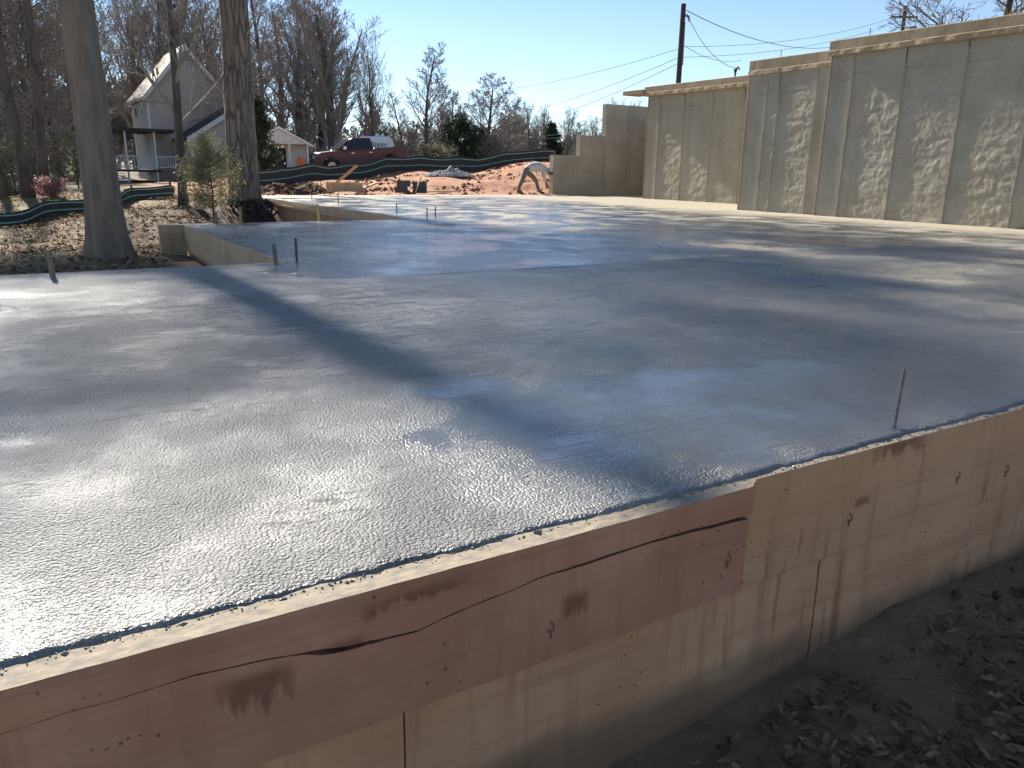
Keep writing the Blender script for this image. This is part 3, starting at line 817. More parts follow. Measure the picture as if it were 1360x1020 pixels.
BASE = dict(bare=.25, n=(13, 8, 6, 5), ang=(48, 42, 38, 34), ratio=(.46, .48, .52, .6), rr=(.5, .52, .55, .6), wig=(.06, .13, .16, .18, .2), up=.10, levels=4, rmin=.0085, trunk=.85)
STY = {
    'vase': dict(BASE, bare=.10, n=(16, 10, 6, 5), ang=(30, 30, 32, 32), ratio=(.62, .44, .50, .6), up=.16, trunk=.75),
    'spread': dict(BASE, bare=.22, n=(14, 10, 7, 5), ang=(62, 48, 40, 36), ratio=(.50, .48, .5, .6), up=.07),
    'slim': dict(BASE, bare=.28, n=(18, 9, 6, 5), ang=(50, 40, 36, 34), ratio=(.36, .48, .52, .6), up=.12, trunk=.92),
    'dense': dict(BASE, bare=.12, n=(16, 9, 6, 6), ang=(52, 46, 42, 40), ratio=(.48, .48, .52, .6), up=.06, trunk=.72, rmin=.010),
    'tall': dict(BASE, bare=.74, n=(20, 11, 7, 5), ang=(55, 44, 38, 36), ratio=(.25, .48, .52, .6), up=.08, trunk=.95, taper=.3, rmin=.008),
    'pole': dict(BASE, bare=.45, n=(16, 9, 6, 5), ang=(50, 42, 38, 36), ratio=(.32, .48, .52, .6), up=.12, trunk=.94),
}
PROTO = {}
for nm, sty, sd, hh, r0 in (('vase', 'vase', 11, 12.5, .26), ('vase2', 'vase', 23, 12.5, .24), ('spread', 'spread', 5, 12, .24), ('slim', 'slim', 8, 11, .17), ('dense', 'dense', 15, 8.5, .16), ('pole', 'pole', 31, 14, .17), ('pole2', 'pole', 47, 14, .20), ('tall', 'tall', 61, 20, .20), ('tall2', 'tall', 67, 20, .19)):
    tr, crn = make_tree_mesh(sd, hh, r0, STY[sty])
    root = empty('bare_tree')
    tr.build('trunk', M['bark3'], root, smooth=True, recalc=False)
    crn.build('crown', M['twig'], root, recalc=False)
    PROTO[nm] = [root, max(p[2] for p in crn.v), False]
def shade_crown(root, h0, h1, r, n, off, seed):  # unseen needle mass, sized and offset to throw soft shade on the slab
    rs_ = np.random.RandomState(abs(seed))
    d = rs_.normal(0, 1, (n, 3)); d /= np.linalg.norm(d, axis=1)[:, None]; d *= rs_.uniform(0.1, 1, (n, 1)) ** .5
    p = d * np.array([r, r, (h1 - h0) / 2]) + np.array([off[0], off[1], (h0 + h1) / 2])
    p = np.repeat(p, 70, 0) + rs_.normal(0, .22, (n * 70, 3))
    sc = np.array(root.scale); a_ = -root.rotation_euler[2]
    p = np.stack([p[:, 0] * math.cos(a_) - p[:, 1] * math.sin(a_), p[:, 0] * math.sin(a_) + p[:, 1] * math.cos(a_), p[:, 2]], 1)
    leaf_cloud('needles', p / sc, .01, .30 / sc[0], .045 / sc[0], M['needle_dark'], root, abs(seed))
ORD = ['leftmost', 'second', 'third', 'fourth', 'fifth', 'sixth', 'seventh', 'eighth', 'ninth', 'tenth', 'eleventh', 'twelfth', 'thirteenth', 'fourteenth', 'fifteenth']
def nth(i): return ORD[i] if i == 0 else ORD[i] + ' from the left'
def plant(kind, px, py, Y, top, label, group, rz=0.0, dz=0.0, lean=(0, 0), sx=1.0):
    """a copy of a bare tree, height given by the pixel row of its top"""
    root, hh, used = PROTO[kind]
    o = root if not used else copy_tree(root)
    PROTO[kind][2] = True
    b = at(px, py, Y); tp = at(px, top, Y)
    z = tz(b.x, b.y)
    o.location = (b.x, b.y, z - .05 + dz)
    s = (tp.z - z) / hh
    o.scale = (s * sx, s * sx, s)
    o.rotation_euler = (lean[0], lean[1], rz)
    tag(o, label, 'tree', group)
    return o
TB = 'bare trees behind the site'
plant('vase', 447, 200, 62, -45, 'large bare vase-shaped tree rising behind the maroon pickup truck', TB, .4, sx=1.45)
plant('vase2', 398, 205, 66, -30, 'tall bare many-stemmed tree behind the white shed', TB, 2.0, sx=1.35)
plant('vase', 424, 205, 72, 0, 'bare tree filling the gap behind the hood of the pickup', TB, 3.2, sx=1.4)
plant('vase2', 497, 205, 78, 40, 'bare tree half hidden behind the white camper', TB, 4.0, sx=.8)
plant('slim', 566, 212, 60, 52, 'slender bare tree with upswept branches right of the camper', TB, 1.0, sx=1.25)
plant('dense', 643, 212, 62, 92, 'rounded bare tree with dense fine twigs above the back fence', TB, 0.3, sx=1.25)
plant('dense', 603, 214, 66, 112, 'lower brownish bare tree between the slender tree and the rounded tree', TB, 2.2, sx=1.1)
plant('slim', 535, 212, 80, 120, 'short bare tree just behind the tail of the camper', TB, 3.0, sx=1.3)
plant('dense', 676, 212, 70, 128, 'bare thicket tree at the right end of the dense clump', TB, 5.0)
for i, (px, top, Y, k) in enumerate(((684, 150, 122, 'dense'), (702, 132, 105, 'vase'), (722, 138, 118, 'vase2'), (752, 140, 110, 'vase'), (768, 158, 108, 'dense'), (785, 150, 116, 'vase2'), (818, 128, 105, 'vase'), (842, 130, 112, 'vase2'), (866, 134, 120, 'vase'))):
    plant(k, px, 205, Y, top, 'small distant bare tree on the skyline by the wing wall, ' + nth(i), 'distant skyline trees', i * 1.3, sx=1.1)
# big tree above the right-hand wall
plant('spread', 1318, 60, 33, -150, 'bare spreading tree showing its branches above the right end of the wall', TB, 2.5, sx=1.35)
# around and behind the house
HL = 'bare trees around the house'
for i, (px, Y, top, k, lab) in enumerate((
        (262, 86, -60, 'vase', 'tall bare tree right behind the house ridge'),
        (222, 84, -70, 'vase2', 'tall bare tree behind the left roof slope of the house'),
        (185, 88, -40, 'vase', 'bare tree behind the left corner of the house'),
        (292, 92, -55, 'vase2', 'bare tree behind the right slope of the house gable'),
        (352, 74, -70, 'pole2', 'tall straight bare tree just right of the thick furrowed trunk'),
        (375, 84, -20, 'spread', 'bare spreading tree above the small white shed'),
        (150, 78, -30, 'pole', 'bare tree between the smooth grey trunk and the house'),
        (128, 64, -90, 'pole2', 'bare pole-like tree just right of the smooth grey trunk'),
        (330, 64, 40, 'dense', 'dense bare small tree beside the furrowed trunk'))):
    plant(k, px, 235, Y, top, lab, HL, i * 1.7, sx=1.15)
# woods at the far left
k = 0
rgw = random.Random(4)
for i in range(14):
    px = -52 + i * 13.8 + rgw.uniform(-6, 6)
    Y = rgw.uniform(38, 80)
    kk = ('pole', 'pole2', 'slim', 'spread', 'dense')[i % 5]
    plant(kk, px, 250, Y, rgw.uniform(-150, -40) if i % 3 else rgw.uniform(0, 110), 'bare grey tree in the left woods behind the silt fence, ' + nth(i), 'woods at the far left', rgw.uniform(0, 6.28), sx=rgw.uniform(.9, 1.3), lean=(rgw.uniform(-.05, .05), rgw.uniform(-.05, .05)))
for px, Y, top, k_, rz_, lab in ((38, 26, -540, 'tall', .3, 'tall straight tree, left one of the close pair left of the smooth grey trunk'),
        (61, 28.5, -520, 'tall2', 1.2, 'tall straight tree, right one of the close pair left of the smooth grey trunk'),
        (6, 28, -540, 'tall2', 2.9, 'tall straight tree at the left border of the picture'),
        (131, 27.5, -540, 'tall', 4.0, 'tall straight tree half hidden behind the smooth grey trunk'),
        (316, 31, -500, 'tall2', 5.1, 'tall straight tree hidden behind the thick furrowed trunk'),
        (-40, 24.5, -560, 'tall', 5.6, 'unseen tall straight tree just outside the left border, added for its shade')):
    o = plant(k_, px, 262, Y, top, lab, 'tall trees of the left woods', rz_, sx=1.15)
    if px in (131, -40): shade_crown(o, *((15.2, 18.2, 2.2, 88, (-.65, -.25)) if px == 131 else (15.2, 16.6, 1.5, 38, (.2, 0))), px)  # crowns added above the view for their shadows
th = plant('spread', 243, 266, 20, -330, 'thin dark bare tree standing in front of the house gable', HL, 3.7, sx=.62)
# far wood: one mass
fw = MB()
tr, crn = make_tree_mesh(77, 9, .16, dict(STY['vase'], levels=3, rmin=.03, n=(15, 10, 9, 4)))
tr2, crn2 = make_tree_mesh(78, 9, .16, dict(STY['dense'], levels=3, rmin=.03, n=(16, 11, 9, 4)))
base = [np.array(crn.v + tr.v), np.array(crn2.v + tr2.v)]
bf = []
for a, b in ((crn, tr), (crn2, tr2)):
    ff = [f for f in a.f + [tuple(i + len(a.v) for i in f) for f in b.f] if len(f) == 4]
    bf.append(np.array(ff))
vl, fl, n0 = [], [], 0
rgw = random.Random(12)
for i in range(150):
    px = -260 + (i % 100) * 11.8 + rgw.uniform(-8, 8); Y = rgw.uniform(105, 150) if px < 560 else rgw.uniform(125, 160)
    q = at(px, 215, Y); z = tz(q.x, q.y)
    h = rgw.uniform(11, 19) if px < 330 else rgw.uniform(6, 10) if px < 700 else rgw.uniform(5.5, 8.5)
    if i >= 100: px = -260 + (i - 100) * 23; Y = rgw.uniform(92, 104); q = at(px, 215, Y); z = tz(q.x, q.y) - .3; h = rgw.uniform(3.5, 5.5)
    s = h / 9; a = rgw.uniform(0, 6.28); c_, s_ = math.cos(a), math.sin(a); b = base[i % 2]
    vl.append(np.stack([(b[:, 0] * c_ - b[:, 1] * s_) * s * 1.2 + q.x, (b[:, 0] * s_ + b[:, 1] * c_) * s * 1.2 + q.y, b[:, 2] * s + z], 1))
    fl.append(bf[i % 2] + n0); n0 += len(b)
fwo = np_mesh('far_wood', np.concatenate(vl), np.concatenate(fl), M['twig_far'])
tag(fwo, 'hazy grey mass of far bare woodland along the horizon', 'woodland', kind='stuff')

# ------------------------------------------------------------------ the two big trunks
def big_trunk(name, label, pix, Y, widths, mat, furrow, seed, H, lean_top, needles=0):
    """pix: base pixel; the trunk leans to lean_top (dx,dy per metre)"""
    b = at(*pix, Y); z = tz(b.x, b.y)
    root = empty(name, (b.x, b.y, z))
    rg = random.Random(seed)
    nr, ns = 150, 48
    vs_ = []
    cent = []
    for i in range(nr + 1):
        h = -0.3 + (H + .3) * (i / nr) ** 1.25
        r = float(np.interp(h, [-.3, 0, .25, .8, 2.5, 5, H], widths))
        cx, cy = lean_top[0] * h + .03 * math.sin(h * .5 + seed), lean_top[1] * h
        cent.append((cx, cy, h, r))
        for k_ in range(ns):
            a = 2 * math.pi * k_ / ns
            fl_ = max(0, 1 - h / .7) if h < .7 else 0
            rr = r * (1 + fl_ * .22 * math.sin(a * 5 + seed) + furrow * FB(math.cos(a) * 3.2 + seed, math.sin(a) * 3.2, h * .55, 3) + .03 * FB(math.cos(a), math.sin(a), h * .8 + seed, 2))
            ridge_ = furrow * .9 * abs(N3(math.cos(a) * 7, math.sin(a) * 7 + seed, h * 1.1))
            rr *= (1 + ridge_)
            vs_.append((cx + rr * math.cos(a), cy + rr * math.sin(a), h))
    fs = []
    for i in range(nr):
        for k_ in range(ns):
            k2 = (k_ + 1) % ns
            fs.append((i * ns + k_, i * ns + k2, (i + 1) * ns + k2, (i + 1) * ns + k_))
    np_mesh('trunk', np.array(vs_), np.array(fs), mat, root, smooth=True)
    # crown: limbs from the upper trunk
    st_ = dict(BASE, bare=.02, n=(14, 8, 6, 4), ang=(58, 46, 44, 42), ratio=(.50, .46, .45, .5), up=.08, rmin=.012, trunk=1.0, taper=.2)
    if needles: st_.update(levels=2, n=(22, 7, 0, 0), ang=(72, 50, 40, 40), ratio=(.44, .45, .4, .4), up=.05)
    top = cent[-1]
    t_, c_ = make_tree_mesh(seed + 90, H * (1.1 if needles else .75), top[3], st_)
    mb = MB()
    for q in (t_, c_):
        mb.add([(x + top[0], y + top[1], zz + top[2]) for x, y, zz in q.v], q.f)
    mb.build('crown', mat, root, recalc=False)
    if needles:
        tips = np.array(mb.v[len(t_.v):])
        rs_ = np.random.RandomState(seed)
        pick = tips[rs_.choice(len(tips), needles)]
        pick = pick[np.linalg.norm(pick[:, :2] - np.array(top[:2]), axis=1) > .7]
        leaf_cloud('needles', np.repeat(pick, 14, 0), .16, .30, .035, M['needle_dark'], root, seed)
    tag(root, label, 'tree')
    return root
big_trunk('hardwood_tree', 'thick smooth grey-brown tree trunk standing in the lawn beside the near slab edge', (147, 343), 10.5, [.36, .30, .245, .22, .20, .18, .14], M['bark1'], .012, 3, 9.0, (-.010, .01))
big_trunk('pine_tree', 'thick furrowed tree trunk standing at the far corner of the slab', (324, 262), 20.5, [.50, .43, .385, .37, .35, .32, .26], M['bark2'], .05, 6, 7.0, (.012, .0), 420)

# ------------------------------------------------------------------ evergreens and shrubs
def evergreen(name, label, cat, base, h, r, n, mat, ls, seed, shape='cone', lw=.03, ll=.22, group=None):
    z = tz(base.x, base.y)
    root = empty(name, (base.x, base.y, z))
    rg = random.Random(seed); mb = MB()
    mb.tube([(0, 0, -.1), (.02, .01, h * .3), (-.02, .02, h * .65), (0, 0, h * .97)], [max(.02, h * .014), h * .011, h * .007, .004], 7)
    pts = []
    for k in range(int(28 * ls)):
        tq = rg.uniform(.12, .98); zz = h * tq
        rr = r * {'cone': (1 - tq) ** .8 * 1.1 + .06, 'ball': math.sin(math.pi * min(1, tq * .95 + .05)) ** .6}[shape] * rg.uniform(.65, 1.1)
        a = rg.uniform(0, 6.28)
        tip = Vector((rr * math.cos(a), rr * math.sin(a), zz + rr * rg.uniform(.1, .45)))
        st0 = Vector((0, 0, zz - rr * .15))
        mb.tube([st0, st0.lerp(tip, .5) + Vector((0, 0, -.03 * rr)), tip], [max(.006, h * .003), .006, .003], 4, cap=False)
        for q in range(max(2, n // int(28 * ls))):
            f = rg.uniform(.3, 1.05); pts.append(st0.lerp(tip, f))
    mb.build('trunk', M['bark3'], root)
    leaf_cloud('foliage', np.array([tuple(p) for p in pts]), .05 * h ** .5 + .03 * r, ll, lw, mat, root, seed)
    tag(root, label, cat, group)
    return root
evergreen('pine_sapling', 'small light green pine sapling in front of the house', 'tree', at(283, 278, 18.5), 1.75, .64, 6500, M['needle_light'], 4.0, 5, 'ball', .014, .13)
evergreen('cedar_tree', 'dark green cedar just right of the thick furrowed trunk', 'tree', at(347, 236, 36), 3.6, 1.0, 6000, M['needle_dark'], 3.0, 6, 'cone', .05, .25)
evergreen('cedar_tree', 'dark evergreen tree within the bare clump above the back fence', 'tree', at(612, 212, 60), 3.8, 1.6, 5000, M['needle_dark'], 3.0, 7, 'ball', .08, .4)
evergreen('cedar_tree', 'second dark evergreen in the clump, just left of the rounded bare tree', 'tree', at(634, 212, 64), 3.2, 1.6, 5000, M['needle_dark'], 3.0, 17, 'ball', .08, .4)
evergreen('cedar_tree', 'small distant dark evergreen on the skyline left of the wing wall', 'tree', at(733, 205, 88), 4.8, 1.7, 6000, M['needle_dark'], 3.0, 8, 'cone', .10, .5)
evergreen('shrub', 'low olive green shrub at the foot of the slender bare tree', 'shrub', at(578, 216, 54), 1.3, 1.6, 4000, M['olive_leaf'], 3.0, 9, 'ball', .06, .14)
evergreen('shrub', 'pink-tinged bushy shrub behind the left silt fence', 'shrub', at(68, 272, 26), .55, .6, 1400, M['pink_leaf'], 3.0, 10, 'ball', .05, .08)
for i, (px, Y, h, r) in enumerate(((-30, 32, 2.0, 2.0), (10, 54, 3.4, 3.2), (20, 34, 2.2, 1.8), (48, 40, 2.6, 2.2), (80, 52, 3.2, 3.0), (105, 44, 3.0, 2.2), (128, 60, 3.4, 2.6))):
    evergreen('underbrush', 'scrubby olive underbrush in the left woods, ' + nth(i), 'shrub', at(px, 255, Y), h, r, 2600, M['olive_leaf'], 3.2, 40 + i, 'ball', .05, .12, 'underbrush in the left woods')
for i, (px, Y, h, r) in enumerate(((395, 58, 2.4, 2.0), (425, 60, 2.2, 2.2), (470, 64, 2.4, 2.6), (545, 66, 2.6, 2.2), (660, 62, 2.0, 2.2), (690, 66, 2.2, 2.4))):
    evergreen('underbrush', 'brownish brush along the road behind truck and fence, ' + nth(i), 'shrub', at(px, 215, Y), h, r, 1500, M['twig'], 4.0, 60 + i, 'ball', .03, .35, 'brush behind the road')

# ------------------------------------------------------------------ ground cover: leaves, grass, clods
def leaf_scatter(name, xy, size, mat, label, cat, seed, curl=.35, lift=.01, shape=6):
    rs_ = np.random.RandomState(seed); n = len(xy)
    z = terrain_z(xy[:, 0], xy[:, 1])
    if shape == 6:      # lobed, curled leaf: centre line folded
        tmpl = np.array([(-.5, 0, .10), (-.2, .20, .14), (.0, .15, .02), (.22, .22, .16), (.55, 0, .14), (.22, -.22, .16), (.0, -.15, .02), (-.2, -.20, .14)])
        fcs = np.array([(0, 1, 2, 7), (2, 3, 4, 5), (2, 5, 6, 7)])
        fcs = np.array([(0, 2, 1, 1), ]) if False else np.array([(0, 6, 2, 1), (0, 7, 6, 6), (6, 5, 4, 2), (2, 4, 3, 3)])
        tri = np.array([(0, 2, 1), (0, 6, 2), (0, 7, 6), (2, 4, 3), (2, 6, 4), (6, 5, 4)])
    else:
        tmpl = np.array([(-.5, 0, 0), (0, .3, .1), (.5, 0, .05), (0, -.3, .12)]); tri = np.array([(0, 2, 1), (0, 3, 2)])
    k = len(tmpl)
    s = size * rs_.uniform(.55, 1.25, n); a = rs_.uniform(0, 6.28, n); tx, ty = rs_.normal(0, curl, n), rs_.normal(0, curl, n)
    t3 = tmpl[None].repeat(n, 0) * s[:, None, None]
    t3[:, :, 2] *= rs_.uniform(-.6, 1.6, (n, 1))
    t3[:, :, 1] *= rs_.uniform(.6, 1.1, (n, 1))
    c, s_ = np.cos(a)[:, None], np.sin(a)[:, None]
    x, y, zz = t3[:, :, 0], t3[:, :, 1], t3[:, :, 2]
    zz = zz + x * tx[:, None] + y * ty[:, None]
    X = x * c - y * s_ + xy[:, :1]; Y = x * s_ + y * c + xy[:, 1:2]
    Z = zz + (z + lift + rs_.uniform(0, lift * 2, n))[:, None]
    v = np.stack([X, Y, Z], 2).reshape(-1, 3)
    f = (tri[None] + (np.arange(n) * k)[:, None, None]).reshape(-1, 3)
    o = np_mesh(name, v, f, mat)
    return tag(o, label, cat, kind='stuff')
def outside(x, y):
    u, v = x * ct + y * st, -x * st + y * ct
    return ~((v > 1.34) & (v < 23.1) & (u > np.where(v < 6.95, -9.1, np.where(v < 12.1, 1.58, 5.4))))
rs = np.random.RandomState(3)
# near right: brown leaves in the shade of the wall
uu, vv = rs.uniform(.3, 7.0, 15000), 1.36 - np.abs(rs.normal(0, 1.1, 15000)) - .06
dens = np.array([FB(a * 1.3, b * 1.3, 3, 2) for a, b in zip(uu, vv)])
keep = (dens + np.clip((1.25 - vv) * .9, 0, .55) + .25 * (uu > 2.3) + rs.uniform(-.45, .45, len(uu)) > .10) & (vv > -2.2)
uu, vv = uu[keep], vv[keep]
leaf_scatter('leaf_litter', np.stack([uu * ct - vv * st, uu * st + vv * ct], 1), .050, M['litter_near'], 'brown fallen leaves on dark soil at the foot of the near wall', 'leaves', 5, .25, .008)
# left lawn
x, y = rs.uniform(-24, -1.5, 60000), rs.uniform(5.5, 30, 60000)
k1 = outside(x, y) & (x * ct + y * st < 5.2) & (x > -.95 * y - 2) & (x < -.2 * y + 1)
x, y = x[k1], y[k1]
d = np.array([FB(a * .5, b * .5, 9, 3) for a, b in zip(x, y)])
k2 = d > -.18 + .3 * rs.uniform(-1, 1, len(d))
leaf_scatter('lawn_leaves', np.stack([x[k2], y[k2]], 1), .10, M['litter'], 'dry fallen leaves scattered over the left lawn', 'leaves', 6, .3, .02, 4)
# short dry grass tufts
x, y = rs.uniform(-22, -1.5, 70000), rs.uniform(5.5, 27, 70000)
k1 = outside(x, y) & (x * ct + y * st < 4.4) & (x > -.95 * y - 2) & (x < -.2 * y + 1)
x, y = x[k1], y[k1]
d = np.array([FB(a * .45, b * .45, 9, 3) for a, b in zip(x, y)])
k2 = d < .12 + .3 * rs.uniform(-1, 1, len(d)); x, y = x[k2], y[k2]
n = len(x); z = terrain_z(x, y); h = rs.uniform(.02, .07, n); a = rs.uniform(0, 6.28, n); lx, ly = rs.normal(0, .04, n), rs.normal(0, .04, n); w_ = .012
v = np.stack([np.stack([x - w_ * np.cos(a), y - w_ * np.sin(a), z - .01], 1), np.stack([x + w_ * np.cos(a), y + w_ * np.sin(a), z - .01], 1), np.stack([x + lx, y + ly, z + h], 1)], 1).reshape(-1, 3)
tag(np_mesh('dry_grass', v, np.arange(3 * n).reshape(-1, 3), M['grass']), 'short yellow-green dry grass on the left lawn', 'grass', kind='stuff')
# clods: squashed irregular octahedra
def clods(name, pts, sz, mat, label, cat, seed, parent=None):
    rs_ = np.random.RandomState(seed); n = len(pts)
    base = np.array([(1, 0, 0), (0, 1, 0), (-1, 0, 0), (0, -1, 0), (0, 0, .8), (0, 0, -.8)], float)
    tri = np.array([(0, 1, 4), (1, 2, 4), (2, 3, 4), (3, 0, 4), (1, 0, 5), (2, 1, 5), (3, 2, 5), (0, 3, 5)])
    v = base[None] * (sz * rs_.lognormal(-.2, .5, (n, 1, 1))) * rs_.uniform(.55, 1.2, (n, 6, 1))
    a = rs_.uniform(0, 6.28, n)[:, None]
    X, Y = v[:, :, 0] * np.cos(a) - v[:, :, 1] * np.sin(a), v[:, :, 0] * np.sin(a) + v[:, :, 1] * np.cos(a)
    v = np.stack([X, Y, v[:, :, 2]], 2) + np.asarray(pts)[:, None, :]
    o = np_mesh(name, v.reshape(-1, 3), (tri[None] + (np.arange(n) * 6)[:, None, None]).reshape(-1, 3), mat, parent)
    return tag(o, label, cat, kind='stuff')
slurry()
x, y = rs.uniform(-13, 10, 10000), rs.uniform(21, 41, 10000)
u_, v_ = x * ct + y * st, -x * st + y * ct
k1 = (v_ > 23.15) & (u_ > 5.0); x, y = x[k1], y[k1]
d = np.array([FB(a * .6, b * .6, 4, 3) for a, b in zip(x, y)]); k2 = d > .0; x, y = x[k2], y[k2]
clods('clay_clods', np.stack([x, y, terrain_z(x, y) + .01], 1), .055, M['clod'], 'loose red clay clods over the dirt beyond the slab', 'dirt', 8)
x, y = rs.uniform(-2, 6, 2600), rs.uniform(-2, 5, 2600)
v_ = -x * st + y * ct; k1 = (v_ < 1.36) & (v_ > -1.6); x, y = x[k1], y[k1]
clods('soil_crumbs', np.stack([x, y, terrain_z(x, y) + .01], 1), .018, M['mulch'], 'dark soil crumbs along the foot of the near wall', 'soil', 9)

# ------------------------------------------------------------------ silt fences
def silt_fence(label, path, h, seed, name='silt_fence'):
    P3 = []
    for px, py, Y in path:
        p = at(px, py, Y); P3.append(Vector((p.x, p.y, tz(p.x, p.y))))
    root = empty(name, P3[0])
    o0 = P3[0]
    pts = []
    for i in range(len(P3) - 1):
        n = max(2, int((P3[i + 1] - P3[i]).length / .25))
        for k in range(n):
            p = P3[i].lerp(P3[i + 1], k / n); p.z = tz(p.x, p.y); pts.append((p, k / n))
    pts.append((P3[-1], 0.0))
    rows = 7; mb = MB(); acc = 0.0; prev = None
    hs = []
    for i, (p, f) in enumerate(pts):
        if prev is not None: acc += (p - prev).length
        prev = p
        sag = abs(math.sin(acc * math.pi / 2.1))
        hh = h * (1 - .13 * sag + .06 * N3(acc * .7, seed))
        hs.append((p, hh, acc))
        for r in range(rows):
            q = r / (rows - 1)
            off = .05 * math.sin(acc * 2.4 + q * 2) * q + .03 * N3(acc * 2, q * 3, seed)
            mb.v.append((p.x - o0.x + off * .3, p.y - o0.y + off, p.z - o0.z - .06 + (hh + .06) * q))
    mb.f = [tuple(int(a) for a in f) for f in grid_faces(len(pts), rows)]; mb.mi = [0] * len(mb.f)
    fo = mb.build('fabric', M['fabric'], root, smooth=True)
    for q in (.45, .86):
        ms = MB()
        for i_, (p, hh, ac) in enumerate(hs):
            d_ = hs[min(i_ + 1, len(hs) - 1)][0] - hs[max(i_ - 1, 0)][0]; nrm = Vector((d_.y, -d_.x, 0)).normalized()
            if nrm.dot(Vector((p.x, p.y, 0))) > 0: nrm = -nrm
            off = .05 * math.sin(ac * 2.4 + q * 2) * q + .03 * N3(ac * 2, q * 3, seed); nx_, ny_ = nrm.x * .03, nrm.y * .03
            z = p.z - o0.z - .06 + (hh + .06) * q + .02 * N3(ac * .9, q, seed)
            ms.v += [(p.x - o0.x + off * .3 + nx_, p.y - o0.y + off + ny_, z - .016), (p.x - o0.x + off * .3 + nx_, p.y - o0.y + off + ny_, z + .016)]
        ms.f = [tuple(int(a) for a in f) for f in grid_faces(len(hs), 2)]; ms.mi = [0] * len(ms.f)
        ms.build('stripe', M['stripe'], fo)
    nxt = 0.0
    for p, hh, ac in hs:
        if ac >= nxt:
            nxt += 2.1
            mp = MB(); mp.bar((p.x - o0.x, p.y - o0.y + .07, p.z - o0.z - .2), (p.x - o0.x + .03 * N3(ac, 1), p.y - o0.y + .09, p.z - o0.z + hh + .09), .04)
            mp.build('post', M['dark_wood'], root)
    tag(root, label, 'fence')
    return root
silt_fence('sagging black silt fence with green stripes below the left woods', [(-170, 335, 16.5), (0, 303, 19), (60, 292, 20.5), (115, 283, 22), (180, 272, 25), (232, 262, 27)], .40, 3)
silt_fence('long wavy black silt fence with pale green stripes between the dirt and the road', [(330, 249, 29), (375, 246, 31), (440, 240, 34), (500, 232, 36), (560, 226, 38), (620, 221, 39), (680, 216, 39.5), (737, 214, 40)], .70, 8)
# pale rail behind the left fence
rail_pts = [at(px, py, Y) for px, py, Y in ((-90, 274, 31), (0, 265, 32), (112, 252, 33), (225, 243, 34))]
rail = empty('rail_fence', (rail_pts[0].x, rail_pts[0].y, tz(rail_pts[0].x, rail_pts[0].y)))
tag(rail, 'thin grey single-rail fence behind the left silt fence', 'fence')
ro = rail.location
for a, b in zip(rail_pts[:-1], rail_pts[1:]):
    mb = MB(); mb.bar(a - ro, b - ro, .04, .06); mb.build('rail', M['trim'], rail)
for p in rail_pts:
    mb = MB(); mb.bar(Vector((p.x, p.y + .05, tz(p.x, p.y) - .2)) - ro, Vector((p.x, p.y + .05, p.z + .05)) - ro, .07); mb.build('post', M['dark_wood'], rail)

# ------------------------------------------------------------------ the neighbouring house
HB = Vector((-28.6, 64.5, 0)); HB.z = tz(HB.x, HB.y) - .1
house = empty('house', HB, TH + rad(2))
tag(house, 'pale two-storey gabled house behind the trees on the left with deck and lower front wing', 'house')
def gable_block(w, d, x0, y0, eave, rise, over, roofmat, wallname='wall', thick=.16, lap=True):
    mb = MB(); mb.prism([(x0, y0, -1.0), (x0 + w, y0, -1.0), (x0 + w, y0, eave), (x0 + w / 2, y0, eave + rise), (x0, y0, eave)], (0, d, 0))
    wl = mb.build(wallname, M['siding'], house)
    # clapboards on the gable and the left side
    if lap:
        mb = MB(); z = -.2
        while z < eave + rise - .3:
            f = 0 if z < eave else (z - eave) / rise * w / 2
            mb.add([(x0 + f, y0 - .012, z), (x0 + w - f, y0 - .012, z), (x0 + w - f, y0 - .030, z + .01), (x0 + f, y0 - .030, z + .01), (x0 + f, y0 - .006, z + .19), (x0 + w - f, y0 - .006, z + .19)], [(0, 1, 2, 3), (3, 2, 5, 4)])
            if z < eave - .2: mb.add([(x0 - .030, y0, z + .01), (x0 - .030, y0 + d, z + .01), (x0 - .006, y0 + d, z + .19), (x0 - .006, y0, z + .19)], [(0, 1, 2, 3)])
            z += .2
        tag(mb.build('clapboards', M['siding'], house), kind='stuff')
    sl = rise / (w / 2); n = math.sqrt(1 + sl * sl)
    for s in (-1, 1):
        xe = x0 + w / 2 + s * (w / 2 + over); ze = eave - over * sl
        mb = MB(); mb.prism([(x0 + w / 2, y0 - over, eave + rise + .02), (xe, y0 - over, ze + .02), (xe, y0 - over, ze + .02 + thick * n), (x0 + w / 2, y0 - over, eave + rise + .02 + thick * n)], (0, d + 2 * over, 0))
        r = mb.build('roof', roofmat, house)
        mb = MB(); mb.prism([(x0 + w / 2, y0 - over - .03, eave + rise - .16), (xe, y0 - over - .03, ze - .16), (xe, y0 - over - .03, ze + .02 + thick * n), (x0 + w / 2, y0 - over - .03, eave + rise + .02 + thick * n)], (0, .028, 0))
        mb.build('bargeboard', M['trim'], r)
    return wl
gable_block(6.1, 7.5, 0, 0, 6.6, 3.6, .35, M['shingle'])
gable_block(7.6, 5.0, 1.9, -5.02, 3.35, 2.45, .35, M['shingle_dark'])
for x, y, zz, ww, hh in ((-.03, 1.6, 5.1, .9, 1.3), (-.03, 4.6, 5.1, .9, 1.3)):
    mb = MB(); mb.box(x - .06, x, y, y + ww, zz, zz + hh); wn_ = mb.build('window', M['trim'], house)
    mb = MB(); mb.box(x - .075, x - .062, y + .09, y + ww - .09, zz + .09, zz + hh - .09); mb.build('pane', M['glass'], wn_)
